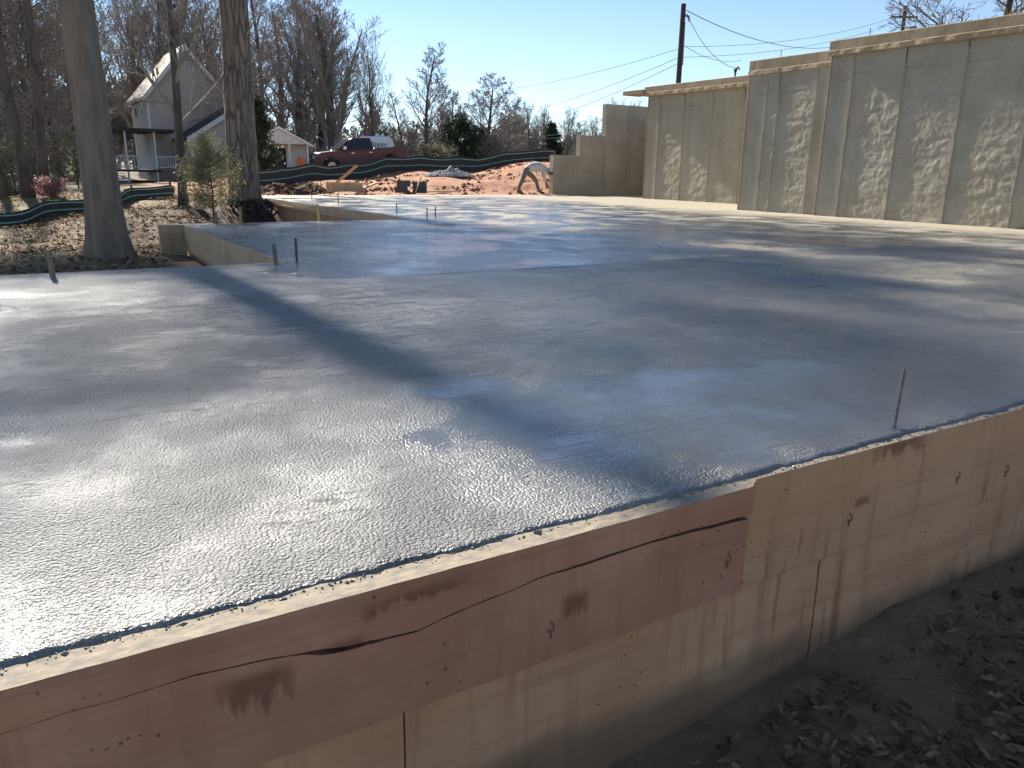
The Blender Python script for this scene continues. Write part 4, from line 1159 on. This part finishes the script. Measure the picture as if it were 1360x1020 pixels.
for x, zz, ww, hh in ((4.4, 1.2, 1.5, 1.3), (7.2, 1.2, 1.2, 1.3)):
    mb = MB(); mb.box(x, x + ww, -5.12, -5.03, zz, zz + hh); wn_ = mb.build('window', M['trim'], house)
    for k in range(2):
        mb = MB(); mb.box(x + .08 + k * ww / 2, x + ww / 2 - .04 + k * (ww / 2 - .04), -5.14, -5.122, zz + .08, zz + hh - .08); mb.build('pane', M['glass'], wn_)
mb = MB(); mb.tube([(5.7, -5.10, 4.35), (5.7, -5.04, 4.35)], [.42, .42], 20); mb.build('round_vent', M['trim'], house)
for x, y, z1 in ((-.04, -.04, 6.4), (6.02, -.04, 6.4), (1.86, -5.08, 3.1), (9.42, -5.08, 3.1)):
    mb = MB(); mb.box(x, x + .14, y, y + .14, -1, z1); mb.build('corner_board', M['trim'], house)
for y in (1.5, 3.3):
    mb = MB(); mb.tube([(1.2, y, 7.6), (1.2, y, 8.75)], .07, 8); mb.build('vent_pipe', M['dark_wood'], house)
# deck on the left side
mb = MB(); mb.box(-4.6, -.06, -3.4, 3.5, .85, 1.0); deck = mb.build('deck', M['dark_wood'], house)
mb = MB(); mb.box(-4.8, 1.2, -3.6, 3.5, 3.75, 3.95); mb.build('porch_roof', M['dark_wood'], house)
for x in (-4.5, -2.4, -.4):
    mb = MB(); mb.box(x, x + .13, -3.35, -3.22, -1, 3.74); mb.build('post', M['trim'], deck)
for z in (1.15, 1.95):
    mb = MB(); mb.box(-4.5, 1.7, -3.34, -3.26, z, z + .07); mb.build('rail', M['trim'], deck)
for k in range(34):
    x = -4.35 + k * .178
    mb = MB(); mb.box(x, x + .05, -3.32, -3.28, 1.2, 1.96); mb.build('baluster', M['trim'], deck)
mb = MB()
for k in range(6): mb.box(-4.2, -2.6, -3.6 - k * .28, -3.36 - k * .28 + .02, .7 - k * .17, .76 - k * .17)
mb.build('stair', M['trim'], deck)

# small white shed with a posted porch
sb = at(372, 240, 45); sb.z = tz(sb.x, sb.y) - .05
shed = empty('shed', sb, rad(20))
tag(shed, 'small white gabled shed with a porch on thin posts beside the pickup truck', 'shed')
mb = MB(); mb.prism([(-1.5, 0, -.3), (1.5, 0, -.3), (1.5, 0, 1.75), (0, 0, 2.55), (-1.5, 0, 1.75)], (0, 2.6, 0)); mb.build('wall', M['trim'], shed)
for s in (-1, 1):
    mb = MB(); mb.prism([(0, -1.3, 2.58), (s * 1.75, -1.3, 1.65), (s * 1.75, -1.3, 1.77), (0, -1.3, 2.70)], (0, 4.0, 0)); mb.build('roof', M['white_gel'], shed)
mb = MB(); mb.prism([(-1.45, -1.2, 1.80), (1.45, -1.2, 1.80), (0, -1.2, 2.56)], (0, .08, 0)); mb.build('gable_panel', M['trim'], shed)
for x in (-1.45, -.5, .5, 1.45):
    mb = MB(); mb.box(x - .05, x + .05, -1.2, -1.1, -.4, 1.8); mb.build('post', M['trim'], shed)
mb = MB(); mb.box(-1.5, -.45, -1.17, -1.13, .55, .62); mb.box(-1.5, 1.5, -1.2, 0, -.4, .0); mb.build('porch_floor', M['trim'], shed)
mb = MB(); mb.box(-.45, .4, -.03, -.002, -.1, 1.6); dr = mb.build('door', M['dark_wood'], shed)
mb = MB(); mb.tube([(.3, -.06, .8), (.3, -.02, .8)], .035, 8); mb.build('handle', M['chrome'], dr)
ob = at(401, 235, 43.5); ob.z = tz(ob.x, ob.y)
barrel = empty('traffic_barrel', ob); tag(barrel, 'bright orange plastic barrel by the shed porch', 'barrel')
mb = MB(); mb.tube([(0, 0, 0), (0, 0, .3), (0, 0, .32), (0, 0, .62), (0, 0, .64), (0, 0, .92), (0, 0, 1.0)], [.29, .27, .255, .245, .23, .22, .16], 18); mb.build('body', M['orange'], barrel, smooth=False)
mb = MB(); mb.tube([(0, 0, -.02), (0, 0, .06)], [.36, .34], 18); mb.build('base_ring', M['tyre'], barrel)
mb = MB(); mb.box(-.10, .10, -.02, .02, .98, 1.06); mb.build('handle', M['orange'], barrel)

# ------------------------------------------------------------------ pickup truck
tb = at(475, 226, 46.6)
zf = max(tz(tb.x, tb.y) + .07, at(475, 229, 46.6).z)
truck = empty('pickup_truck', (tb.x, tb.y, zf), 0)
truck.scale = (.94, 1, 1)
truck.rotation_euler = (0, rad(3.6), rad(180 + 30))
tag(truck, 'dark maroon crew-cab pickup truck parked on the road behind the silt fence', 'truck')
def arch(cx, r=.49, z0=.48, n=9):
    a0 = math.asin(max(-1, (z0 - .42) / r))
    return [(cx + r * math.cos(a0 + (math.pi - 2 * a0) * k / n), .42 + r * math.sin(a0 + (math.pi - 2 * a0) * k / n)) for k in range(n + 1)]
prof = [(-2.86, .56), (-2.9, 1.0), (-2.9, 1.30), (-.82, 1.30), (-.78, 1.25), (1.12, 1.22), (1.40, 1.24), (2.45, 1.17), (2.78, 1.08), (2.88, .92), (2.88, .50), (2.6, .47)] + arch(1.88) + [(1.25, .42), (-1.1, .42)] + arch(-1.78) + [(-2.4, .5)]
mb = MB(); mb.prism([(x, -1.0, z) for x, z in prof], (0, 2.0, 0)); mb.build('body', M['paint'], truck, bevel=.05)
def loft(bot, top, hb, ht):
    n = len(bot); v = []
    for s in (-1, 1):
        v += [(x, s * hb, z) for x, z in bot] + [(x, s * ht, z) for x, z in top]
    return v
cabb = [(-.80, 1.24), (1.32, 1.24)]; cabt = [(-.70, 1.88), (.42, 1.90)]
mb = MB(); mb.add([(-.80, -.95, 1.23), (1.32, -.95, 1.23), (1.32, .95, 1.23), (-.80, .95, 1.23), (-.68, -.78, 1.86), (.45, -.78, 1.88), (.45, .78, 1.88), (-.68, .78, 1.86)], [(0, 1, 5, 4), (1, 2, 6, 5), (2, 3, 7, 6), (3, 0, 4, 7), (4, 5, 6, 7), (3, 2, 1, 0)])
mb.build('cab', M['paint'], truck, bevel=.05)
mb = MB(); mb.add([(1.30, -.84, 1.29), (1.30, .84, 1.29), (.52, .72, 1.845), (.52, -.72, 1.845)], [(0, 1, 2, 3)]); w1 = mb.build('windshield', M['glass'], truck)
for vtx in w1.data.vertices: vtx.co.x += .030; vtx.co.z += .020
for s in (-1, 1):
    def sp_(x, z): k = (z - 1.23) / .645; return (x, s * (.95 - .17 * k + .008), z)
    for poly in ([(.42, 1.30), (1.06, 1.30), (.46, 1.78), (.40, 1.79)], [(-.66, 1.30), (.32, 1.30), (.32, 1.79), (-.60, 1.78)]):
        mb = MB(); mb.add([sp_(*q) for q in poly], [(0, 1, 2, 3)]); mb.build('window', M['glass'], truck)
    for x0, x1 in ((.38, 1.22), (-.72, .34)):
        mb = MB(); mb.box(x0, x1, min(s * 1.0, s * 1.008), max(s * 1.0, s * 1.008), .50, 1.20); d_ = mb.build('door', M['paint'], truck)
        mb = MB(); mb.box(x0 + .06, x0 + .26, min(s * 1.01, s * 1.035), max(s * 1.01, s * 1.035), 1.05, 1.09); mb.build('handle', M['chrome'], d_)
    mb = MB(); mb.box(-.78, 1.25, min(s * 1.001, s * 1.06), max(s * 1.001, s * 1.06), .40, .46); mb.build('side_step', M['chrome'], truck)
    mb = MB(); mb.box(1.0, 1.14, min(s * 1.02, s * 1.26), max(s * 1.02, s * 1.26), 1.26, 1.46); mb.build('mirror', M['chrome'], truck, bevel=.03)
    mb = MB(); mb.box(2.70, 2.895, min(s * .62, s * .99), max(s * .62, s * .99), .84, 1.04); mb.build('headlight', M['headlamp'], truck, bevel=.03)
    mb = MB(); mb.box(-2.93, -2.86, min(s * .86, s * 1.005), max(s * .86, s * 1.005), .85, 1.22); mb.build('tail_light', M['tail'], truck)
    for cx in (1.88, -1.78):
        wh = empty('wheel', (cx, s * .88, .42)); wh.parent = truck
        mb = MB(); mb.tube([(0, -.14, 0), (0, -.12, 0), (0, .12, 0), (0, .14, 0)], [.36, .42, .42, .36], 22); mb.build('tyre', M['tyre'], wh)
        mb = MB(); mb.tube([(0, s * .12, 0), (0, s * .155, 0)], [.27, .24], 16)
        for k in range(5):
            a = k * 1.2566; mb.bar((0, s * .16, 0), (.23 * math.cos(a), s * .16, .23 * math.sin(a)), .06, .02)
        mb.build('rim', M['chrome'], wh)
mb = MB(); mb.box(2.865, 2.91, -.56, .56, .66, 1.02); gr = mb.build('grille', M['black_plastic'], truck)
mb = MB(); mb.box(2.912, 2.93, -.56, .56, .82, .87); mb.box(2.912, 2.932, -.03, .03, .66, 1.02); mb.build('grille_bar', M['chrome'], gr)
mb = MB(); mb.box(2.80, 3.02, -1.0, 1.0, .46, .64); mb.build('front_bumper', M['chrome'], truck, bevel=.03)
mb = MB(); mb.box(-3.05, -2.88, -.98, .98, .50, .68); mb.build('rear_bumper', M['chrome'], truck, bevel=.03)
mb = MB(); mb.box(-2.78, -.92, -.85, .85, 1.302, 1.312); mb.build('bed_cover', M['black_plastic'], truck)

# white camper trailer behind the pickup
cb = at(503, 214, 52.5); cz = tz(cb.x, cb.y)
camper = empty('camper_trailer', (cb.x, cb.y, cz), rad(12))
tag(camper, 'white camper trailer with navy lettering parked behind the pickup truck', 'trailer')
ztop = at(493, 181, 52.5).z - cz
prof = [(-1.0, .55), (.95, .55), (1.02, 1.1), (1.0, ztop - .45), (.88, ztop - .14), (.7, ztop), (-.95, ztop), (-1.15, ztop - .05), (-1.1, ztop - .3), (-.85, 1.3)]
mb = MB(); mb.prism([(x, 0, z) for x, z in prof], (0, 2.3, 0)); mb.build('body', M['white_gel'], camper, bevel=.05)
for s in (.12, 2.1):
    wh = empty('wheel', (.3, s, .34)); wh.parent = camper
    mb = MB(); mb.tube([(0, -.1, 0), (0, .1, 0)], [.34, .34], 18); mb.build('tyre', M['tyre'], wh)
    mb = MB(); mb.tube([(0, -.12, 0), (0, .12, 0)], [.2, .2], 14); mb.build('rim', M['chrome'], wh)
mb = MB(); mb.box(-.9, .93, -.012, -.004, .62, .95); mb.build('lower_stripe', M['transformer'], camper)
mb = MB(); mb.box(-.2, .5, .8, 1.5, ztop + .005, ztop + .10); mb.build('roof_unit', M['white_gel'], camper, bevel=.05)
mb = MB(); mb.bar((-1.5, 1.1, .5), (-2.5, 1.1, .45), .1); mb.build('hitch', M['black_plastic'], camper)
fc = bpy.data.curves.new('lettering', 'FONT'); fc.body = 'Clipper'; fc.size = .44; fc.shear = .35; fc.extrude = .004
fo = bpy.data.objects.new('lettering_src', fc); COL.objects.link(fo)
bpy.context.view_layer.update()
me = bpy.data.meshes.new_from_object(fo.evaluated_get(bpy.context.evaluated_depsgraph_get()))
bpy.data.objects.remove(fo)
me.materials.clear(); me.materials.append(M['navy_print'])
lt = bpy.data.objects.new('lettering', me); COL.objects.link(lt); lt.parent = camper
lt.location = (-.78, -.02, ztop - .62); lt.rotation_euler = (rad(90), 0, 0)
mb = MB(); mb.add([(-.8 + .08 * k, -.014, ztop - .80 + .05 * math.sin(k * .35)) for k in range(20)] + [(-.8 + .08 * k, -.014, ztop - .77 + .05 * math.sin(k * .35)) for k in range(20)], [(k, k + 1, 21 + k, 20 + k) for k in range(19)]); mb.build('swoosh', M['navy_print'], camper)

# ------------------------------------------------------------------ the worker bending over at the end of the slab
pb = at(706, 258.5, 27.6); pz = tz(pb.x, pb.y)
pz = max(pz, .0)
person = empty('person', (pb.x, pb.y, pz), rad(8))
tag(person, 'person in pale long-sleeved shirt and grey trousers bending over beside the wing wall', 'person')
J = {}; E_ = []
def jn(n, co, r, frm=None):
    J[n] = (len(J), co, r)
    if frm: E_.append((J[frm][0], J[n][0]))
jn('pelvis', (-.20, 0, .88), .145)
jn('waist', (-.02, 0, .92), .150, 'pelvis'); jn('chest', (.22, 0, .92), .175, 'waist'); jn('upper', (.38, 0, .90), .125, 'chest')
jn('neck', (.47, 0, .85), .06, 'upper'); jn('head0', (.54, 0, .80), .085, 'neck'); jn('head1', (.63, 0, .72), .095, 'head0'); jn('head2', (.70, 0, .66), .06, 'head1')
for s, nm in ((-1, 'a'), (1, 'b')):
    fx = -.50 if s < 0 else .30; kx = -.36 if s < 0 else .18
    jn('hip' + nm, (-.20, s * .10, .80), .115, 'pelvis'); jn('thigh' + nm, ((-.20 + kx) / 2, s * .13, .64), .088, 'hip' + nm)
    jn('knee' + nm, (kx, s * .15, .45), .068, 'thigh' + nm); jn('shin' + nm, ((kx + fx) / 2 - .02, s * .15, .26), .058, 'knee' + nm)
    jn('ankle' + nm, (fx, s * .15, .09), .045, 'shin' + nm); jn('ball' + nm, (fx + .13, s * .16, .045), .045, 'ankle' + nm); jn('toe' + nm, (fx + .20, s * .165, .04), .035, 'ball' + nm)
    jn('shoulder' + nm, (.38, s * .17, .86), .075, 'upper'); jn('elbow' + nm, (.40 + .03 * s, s * .21, .60), .052, 'shoulder' + nm)
    jn('wrist' + nm, (.50 + .04 * s, s * .14, .38), .034, 'elbow' + nm); jn('palm' + nm, (.53 + .04 * s, s * .12, .31), .034, 'wrist' + nm)
    for q in range(4):
        o_ = (q - 1.5) * .02
        jn('f%d%s' % (q, nm), (.545 + .04 * s + o_, s * .11, .245 - .006 * (1.5 - abs(q - 1.5))), .010, 'palm' + nm)
        jn('g%d%s' % (q, nm), (.545 + .04 * s + o_, s * .085, .205), .008, 'f%d%s' % (q, nm))
    jn('th' + nm, (.50 + .04 * s, s * .085, .27), .011, 'palm' + nm); jn('tt' + nm, (.50 + .04 * s, s * .06, .24), .009, 'th' + nm)
me = bpy.data.meshes.new('body'); me.from_pydata([j[1] for j in J.values()], E_, [])
bo = bpy.data.objects.new('body', me); COL.objects.link(bo)
sk = bo.modifiers.new('skin', 'SKIN'); sk.use_smooth_shade = True
for j, sv in zip(J.values(), me.skin_vertices[0].data):
    sv.radius = (j[2] * 1.12, j[2] * 1.12); sv.use_root = (j[0] == 0)
sbm = bo.modifiers.new('sub', 'SUBSURF'); sbm.levels = 1; sbm.render_levels = 1
bpy.context.view_layer.update()
dg = bpy.context.evaluated_depsgraph_get()
bm_ = bpy.data.meshes.new_from_object(bo.evaluated_get(dg))
bpy.data.objects.remove(bo)
bm_.name = 'body'
for k_ in ('shirt', 'pants', 'skin', 'boot', 'hair'): bm_.materials.append(M[k_])
for pl in bm_.polygons:
    c = pl.center
    if c.z < .13: mi = 3
    elif c.x > .52 and c.z > .58 and abs(c.y) < .12: mi = 4 if (c.z - .80) > -(c.x - .54) * .95 - .01 else 2
    elif c.x > .36 and c.z < .40: mi = 2
    elif (c.x < -.12 and c.z < .90) or (c.z < .72 and c.x < .34): mi = 1
    else: mi = 0
    pl.material_index = mi; pl.use_smooth = True
bo = bpy.data.objects.new('body', bm_); COL.objects.link(bo); bo.parent = person
mb = MB()
for s in (-1, 1):
    mb.tube([(.675, s * .045, .735), (.685, s * .045, .725)], .008, 6)
mb.tube([(.715, 0, .71), (.735, 0, .685), (.715, 0, .668)], [.008, .016, .010], 6); mb.build('face_features', M['skin'], person)
mb = MB()   # cap with brim
for i in range(6):
    a = i / 5 * math.pi / 2
mb.tube([(.52, 0, .87), (.58, 0, .845), (.64, 0, .80), (.70, 0, .74)], [.05, .10, .112, .06], 12); mb.build('cap', M['shirt'], person, smooth=True)
tl = empty('hand_float', W(0, 0, 0)); fp = person.matrix_basis @ Vector((.60, 0, .0)); tl.location = (fp.x, fp.y, pz + .012)
tag(tl, 'short flat finishing float held down on the concrete by the bending person', 'tool')
mb = MB(); mb.box(-.05, .35, -.06, .06, 0, .016); mb.build('blade', M['lumber'], tl)
mb = MB(); mb.bar((.0, 0, .016), (.0, 0, .22), .03); mb.bar((.30, 0, .016), (.10, 0, .22), .025); mb.build('handle', M['lumber'], tl)

# ------------------------------------------------------------------ utility poles, wires
def pole(name, label, px, Y, top_py, r, arm=None):
    tp = at(px, top_py, Y); z = tz(tp.x, tp.y)
    root = empty(name, (tp.x, tp.y, z)); h = tp.z - z
    mb = MB(); mb.tube([(0, 0, -.5), (0, 0, h * .5), (0, 0, h)], [r * 1.25, r * 1.1, r], 12); mb.build('shaft', M['pole'], root)
    if arm:
        mb = MB(); mb.box(-1.1, 1.1, -.06, .06, h - .9, h - .76); mb.build('crossarm', M['pole'], root)
        for x in (-1.0, -.4, .4, 1.0):
            mb = MB(); mb.tube([(x, 0, h - .76), (x, 0, h - .58)], [.05, .03], 8); mb.build('insulator', M['transformer'], root)
        mb = MB(); mb.tube([(.75, -.1, h - 2.9), (.75, -.1, h - 2.75), (.75, -.1, h - 1.6), (.75, -.1, h - 1.5)], [.2, .32, .32, .2], 14); mb.build('transformer', M['transformer'], root)
        mb = MB(); mb.bar((0, 0, h - 2.2), (.5, -.1, h - 2.2), .06); mb.build('bracket', M['pole'], root)
    else:
        mb = MB(); mb.tube([(.12, -.02, h - .55), (.30, -.02, h - .62), (.34, -.02, h - .85)], [.06, .07, .05], 6); mb.build('bracket', M['transformer'], root)
        mb = MB(); mb.tube([(r, 0, h - .9), (r + .02, -.05, h - 3)], .03, 6); mb.build('conduit', M['transformer'], root)
    tag(root, label, 'utility pole')
    return root
pole('utility_pole', 'tall dark plain utility pole behind the middle of the wall', 908, 45, 5, .13)
pole('utility_pole', 'distant utility pole with crossarm and transformer above the right-hand wall', 1203, 70, 8, .15, True)
mb0 = at(977, 92, 40); mz = tz(mb0.x, mb0.y)
ms = empty('service_mast', (mb0.x, mb0.y, mz)); tag(ms, 'short grey electrical service mast just above the wall top', 'mast')
mb = MB(); mb.tube([(0, 0, 0), (0, 0, mb0.z - mz - .2), (0, 0, mb0.z - mz)], [.04, .04, .09], 8); mb.build('pipe', M['pole'], ms)
mb = MB(); mb.tube([(0, 0, mb0.z - mz), (.12, 0, mb0.z - mz + .08), (.2, 0, mb0.z - mz - .02)], [.08, .07, .03], 8); mb.build('weather_head', M['transformer'], ms)
def wire(label, a, b, sag, r=.012, mat='wire', n=24):
    a, b = at(*a), at(*b)
    mb = MB(); pts = []
    for k in range(n + 1):
        q = k / n; p = a.lerp(b, q) - a; p.z -= sag * 4 * q * (1 - q); pts.append(p)
    mb.tube(pts, r, 4)
    o = mb.build('overhead_wire', M[mat]); o.location = a
    return tag(o, label, 'wire', 'overhead wires')
wire('dark wire running right from the top of the plain utility pole', (912, 14, 45), (1150, 52, 70), 1.2, .022)
wire('wire drooping from the plain pole top down to the service mast', (912, 18, 45), (975, 90, 40), .5, .016)
wire('wire leaving the plain pole at mid height towards the service mast', (908, 60, 45), (985, 80, 55), .35, .014)
wire('upper faint wire running left from the plain utility pole', (905, 64, 45), (560, 120, 95), 1.0, .016)
wire('middle faint wire running left from the plain utility pole', (905, 75, 45), (600, 150, 110), 1.4, .018)
wire('lowest faint wire running left from the plain utility pole', (905, 82, 45), (600, 168, 110), 1.6, .018)
wire('higher faint wire running right to the crossarm of the distant pole', (906, 62, 45), (1196, 20, 70), .6, .014)
wire('lower faint wire running right to the crossarm of the distant pole', (906, 76, 45), (1196, 28, 70), .6, .014)
wire('upper cable coloured pale as if sunlit, crossing the skyline trees left of the wing wall', (655, 184, 75), (900, 155, 60), .3, .022, 'cable')
wire('lower cable coloured pale as if sunlit, crossing the skyline trees left of the wing wall', (655, 188, 75), (900, 160, 60), .3, .022, 'cable')

# ------------------------------------------------------------------ stakes and rods standing in the slab
def rod(name, label, u, v, h, r, mat, lean=(0, 0), cat='stake', square=False, z0=0.0):
    o = empty(name, W(u, v, z0)); mb = MB()
    L = Vector((lean[0], lean[1], h))
    if square: mb.bar((0, 0, -.05), L, r * 2)
    else: mb.tube([(0, 0, -.05), L * .5, L], r, 8)
    mb.build('shaft', M[mat], o)
    if not square:
        mb = MB()
        for k in range(max(2, int(h / .03))):
            p = L * ((k + .5) * .03 / h); mb.tube([p - Vector((0, 0, .003)), p + Vector((0, 0, .003))], r * 1.18, 8)
        mb.build('ribs', M[mat], o)
    else:
        mb = MB(); mb.box(-r * 1.2, r * 1.2, -r * 1.2, r * 1.2, h - .0, h + r * .6, Matrix.Translation((lean[0], lean[1], 0))); mb.build('stake_head', M[mat], o)
    return tag(o, label, cat, 'grade stakes and rods in the slab')
rod('steel_rod', 'grey steel rod standing in the wet slab near the right-hand front edge', 2.39, 1.46, .215, .0052, 'steel', (.006, .0), 'rod')
rod('steel_rod', 'dark steel rod at the inner corner where the slab steps back', 2.03, 6.98, .21, .010, 'rust', (0, 0), 'rod')
rod('grade_stake', 'pale grey stake against the side edge beam at the first step', 1.80, 6.80, .17, .014, 'steel', (-.01, 0), 'stake', True)
rod('grade_stake', 'brown wooden stake at the far left slab edge in front of the lawn', .14, 6.64, .20, .014, 'stake', (-.01, 0), 'stake', True)
rod('grade_stake', 'thin wooden stake at the far left corner of the middle slab', 2.35, 11.95, .19, .016, 'stake', (.01, 0), 'stake', True, -.02)
rod('grade_stake', 'leaning pale stake beside the dark pit below the furrowed trunk', 2.75, 12.25, .26, .018, 'stake', (.02, 0), 'stake', True, -.05)
rod('grade_stake', 'pale wooden stake in front of the far foundation wall', 4.0, 12.4, .25, .018, 'lumber', (-.02, 0), 'stake', True, -.02)
rod('steel_rod', 'left one of the paired thin rods at the far slab corner', 5.66, 11.95, .20, .009, 'rust', (0, 0), 'rod')
rod('steel_rod', 'right one of the paired thin rods at the far slab corner', 5.98, 12.3, .20, .009, 'rust', (0, 0), 'rod')
rod('steel_rod', 'lone thin rod on the far slab left of the paired rods', 5.77, 13.45, .20, .009, 'rust', (0, 0), 'rod')
rod('steel_rod', 'thin rod near the middle of the far slab edge beam', 6.03, 17.3, .24, .010, 'rust', (0, 0), 'rod')
rod('steel_rod', 'thin rod near the far left end of the far slab', 6.1, 19.4, .22, .010, 'rust', (0, 0), 'rod')
so = MB(); a, b = W(2.12, 10.6, .26) , W(1.98, 8.7, .02); so.tube([Vector((0, 0, 0)), b - a], .004, 4); so_ = so.build('guide_string', M['stake']); so_.location = a
tag(so_, 'thin taut guide string slanting over the middle slab edge', 'string')

# ------------------------------------------------------------------ things on the dirt beyond the slab
def on_ground(px, py, Y, dz=0): p = at(px, py, Y); p.z = tz(p.x, p.y) + dz; return p
def cmu(name, label, loc, rz, dims=(.40, .20, .20)):
    o = empty(name, loc, rz); l, w, h = dims
    mb = MB(); t_ = .035
    mb.box(-l / 2, l / 2, -w / 2, -w / 2 + t_, 0, h); mb.build('face_shell', M['block'], o)
    mb = MB(); mb.box(-l / 2, l / 2, w / 2 - t_, w / 2, 0, h); mb.build('face_shell', M['block'], o)
    for x in (-l / 2, -t_ / 2, l / 2 - t_):
        mb = MB(); mb.box(x, x + t_, -w / 2 + t_, w / 2 - t_, .002, h - .002); mb.build('web', M['block'], o)
    return tag(o, label, 'concrete block', 'dark blocks beyond the slab')
p = on_ground(537, 258, 27.2, -.02); p.z = .0
cmu('concrete_block', 'dark concrete block lying lowest left of the leaning stick', p + Vector((-.1, 0, 0)), .1, (.42, .3, .2))
cmu('concrete_block', 'dark concrete block stacked on top, left of the leaning stick', p + Vector((-.02, .02, .202)), .0, (.42, .3, .2))
cmu('concrete_block', 'dark concrete block standing upright right of the leaning stick', p + Vector((.52, .05, 0)), -.1, (.42, .3, .37))
def board(label, a, b, w, h, mat='lumber', cat='board'):
    a, b = Vector(a), Vector(b); mb = MB(); mb.bar((0, 0, 0), b - a, w, h); o = mb.build('board', M[mat]); o.location = a
    return tag(o, label, cat, 'loose boards on the dirt')
q0, q1 = at(551, 258, 26.9), at(559, 235, 27.0)
board('pale stick leaning against the dark blocks', q0, q1, .06, .04)
q0, q1 = at(444, 245, 29.3), at(474, 220, 29.0)
board('long yellow board leaning up to the right from the dirt mound', q0, q1, .14, .06)
q0, q1 = at(477, 258, 27.5), at(500, 250, 29.0); q0.z = tz(q0.x, q0.y) + .05; q1.z = tz(q1.x, q1.y) + .12
board('pale board lying on the dirt right of the footing form', q0, q1, .12, .05)
q0, q1 = at(560, 257, 27.4), at(600, 254, 28.2); q0.z = tz(q0.x, q0.y) + .06; q1.z = tz(q1.x, q1.y) + .06
board('short pale board lying flat right of the dark blocks', q0, q1, .2, .04)
ff = on_ground(456, 258, 27.0); ff.z = -.02
fo_ = empty('footing_form', ff, rad(4)); tag(fo_, 'low grey-brown footing form box behind the far slab edge', 'form')
for x0, x1 in ((-.56, -.02), (-.01, .55)):
    mb = MB(); mb.box(x0, x1, 0, .06, 0, .33); mb.build('panel', M['side_conc'], fo_)
mb = MB(); mb.box(.49, .549, .062, .9, 0, .32); mb.build('panel', M['side_conc'], fo_)
# gravel pile and dirt mound
def mound(name, label, loc, rx, ry, h, mat, cm, sz, n, seed, cat):
    root = empty(name, loc); mb = MB(); nr, ns = 10, 28
    def hz(x, y):
        d = math.hypot(x / rx, y / ry); return h * max(0, 1 - d) ** .8 * (1 + .3 * N3(x * 1.5, y * 1.5, seed)) - .05
    for i in range(nr + 1):
        for k in range(ns):
            a = 2 * math.pi * k / ns; x, y = rx * i / nr * math.cos(a), ry * i / nr * math.sin(a); mb.v.append((x, y, hz(x, y)))
    for i in range(nr):
        for k in range(ns): mb.f.append((i * ns + k, (i + 1) * ns + k, (i + 1) * ns + (k + 1) % ns, i * ns + (k + 1) % ns)); mb.mi.append(0)
    mb.build('heap', mat, root, smooth=True)
    rs_ = np.random.RandomState(seed); a = rs_.uniform(0, 6.28, n); d = np.sqrt(rs_.uniform(0, 1, n)) * .97
    x, y = rx * d * np.cos(a), ry * d * np.sin(a)
    c = clods('lumps', np.stack([x, y, [hz(p, q) for p, q in zip(x, y)]], 1), sz, cm, None, None, seed, root)
    return tag(root, label, cat)
g = on_ground(598, 238, 34.5)
mound('gravel_pile', 'small grey gravel pile on the red dirt below the back fence', g, 1.1, .8, .32, M['gravel'], M['gravel'], .035, 1800, 3, 'gravel')
for px, rx, hh, lab in ((368, .95, .42, 'dark red-brown dirt mound beside the furrowed trunk'), (412, .8, .36, 'second dirt mound left of the footing form')):
    g = on_ground(px, 258, 25.6); g.z = max(g.z, -.12)
    mound('dirt_mound', lab, g, rx, .8, hh, M['clod'], M['mulch'], .06, 700, int(px), 'dirt')
# exposed roots under the furrowed trunk
rt = on_ground(324, 268, 20.0)
roots = empty('exposed_roots', rt); tag(roots, 'dark torn roots and earth hanging under the furrowed trunk', 'roots')
rg = random.Random(5)
for k in range(16):
    a = rg.uniform(-.6, 1.0); mb = MB(); p = Vector((rg.uniform(-.5, .7), -.1 - rg.uniform(0, .4), .15)); pts = [p]
    for i in range(5): p = p + Vector((rg.uniform(-.15, .22), rg.uniform(-.16, .02), rg.uniform(-.16, .03))); pts.append(p)
    mb.tube(pts, [.05, .04, .035, .03, .02, .01], 6); mb.build('root', M['dark_wood'], roots)
# twigs on the near ground
for u, v, L_, a in ((2.0, .55, .35, .2), (1.7, .25, .28, 2.4), (3.3, .4, .4, 1.2)):
    p = W(u, v); z = tz(p.x, p.y); mb = MB(); mb.tube([(0, 0, .03), (L_ * .5 * math.cos(a), L_ * .5 * math.sin(a), .05), (L_ * math.cos(a), L_ * math.sin(a), .035)], [.005, .004, .002], 5)
    mb.tube([(L_ * .5 * math.cos(a), L_ * .5 * math.sin(a), .05), (L_ * .7 * math.cos(a + .4), L_ * .7 * math.sin(a + .4), .07)], [.003, .001], 4)
    o = mb.build('fallen_twig', M['stake']); o.location = (p.x, p.y, z)
    tag(o, {2.0: 'thin pale twig nearest the foot of the near wall', 1.7: 'thin fallen twig at the bottom of the picture', 3.3: 'longer twig among the leaves on the right'}[u], 'twig', 'twigs on the near ground')
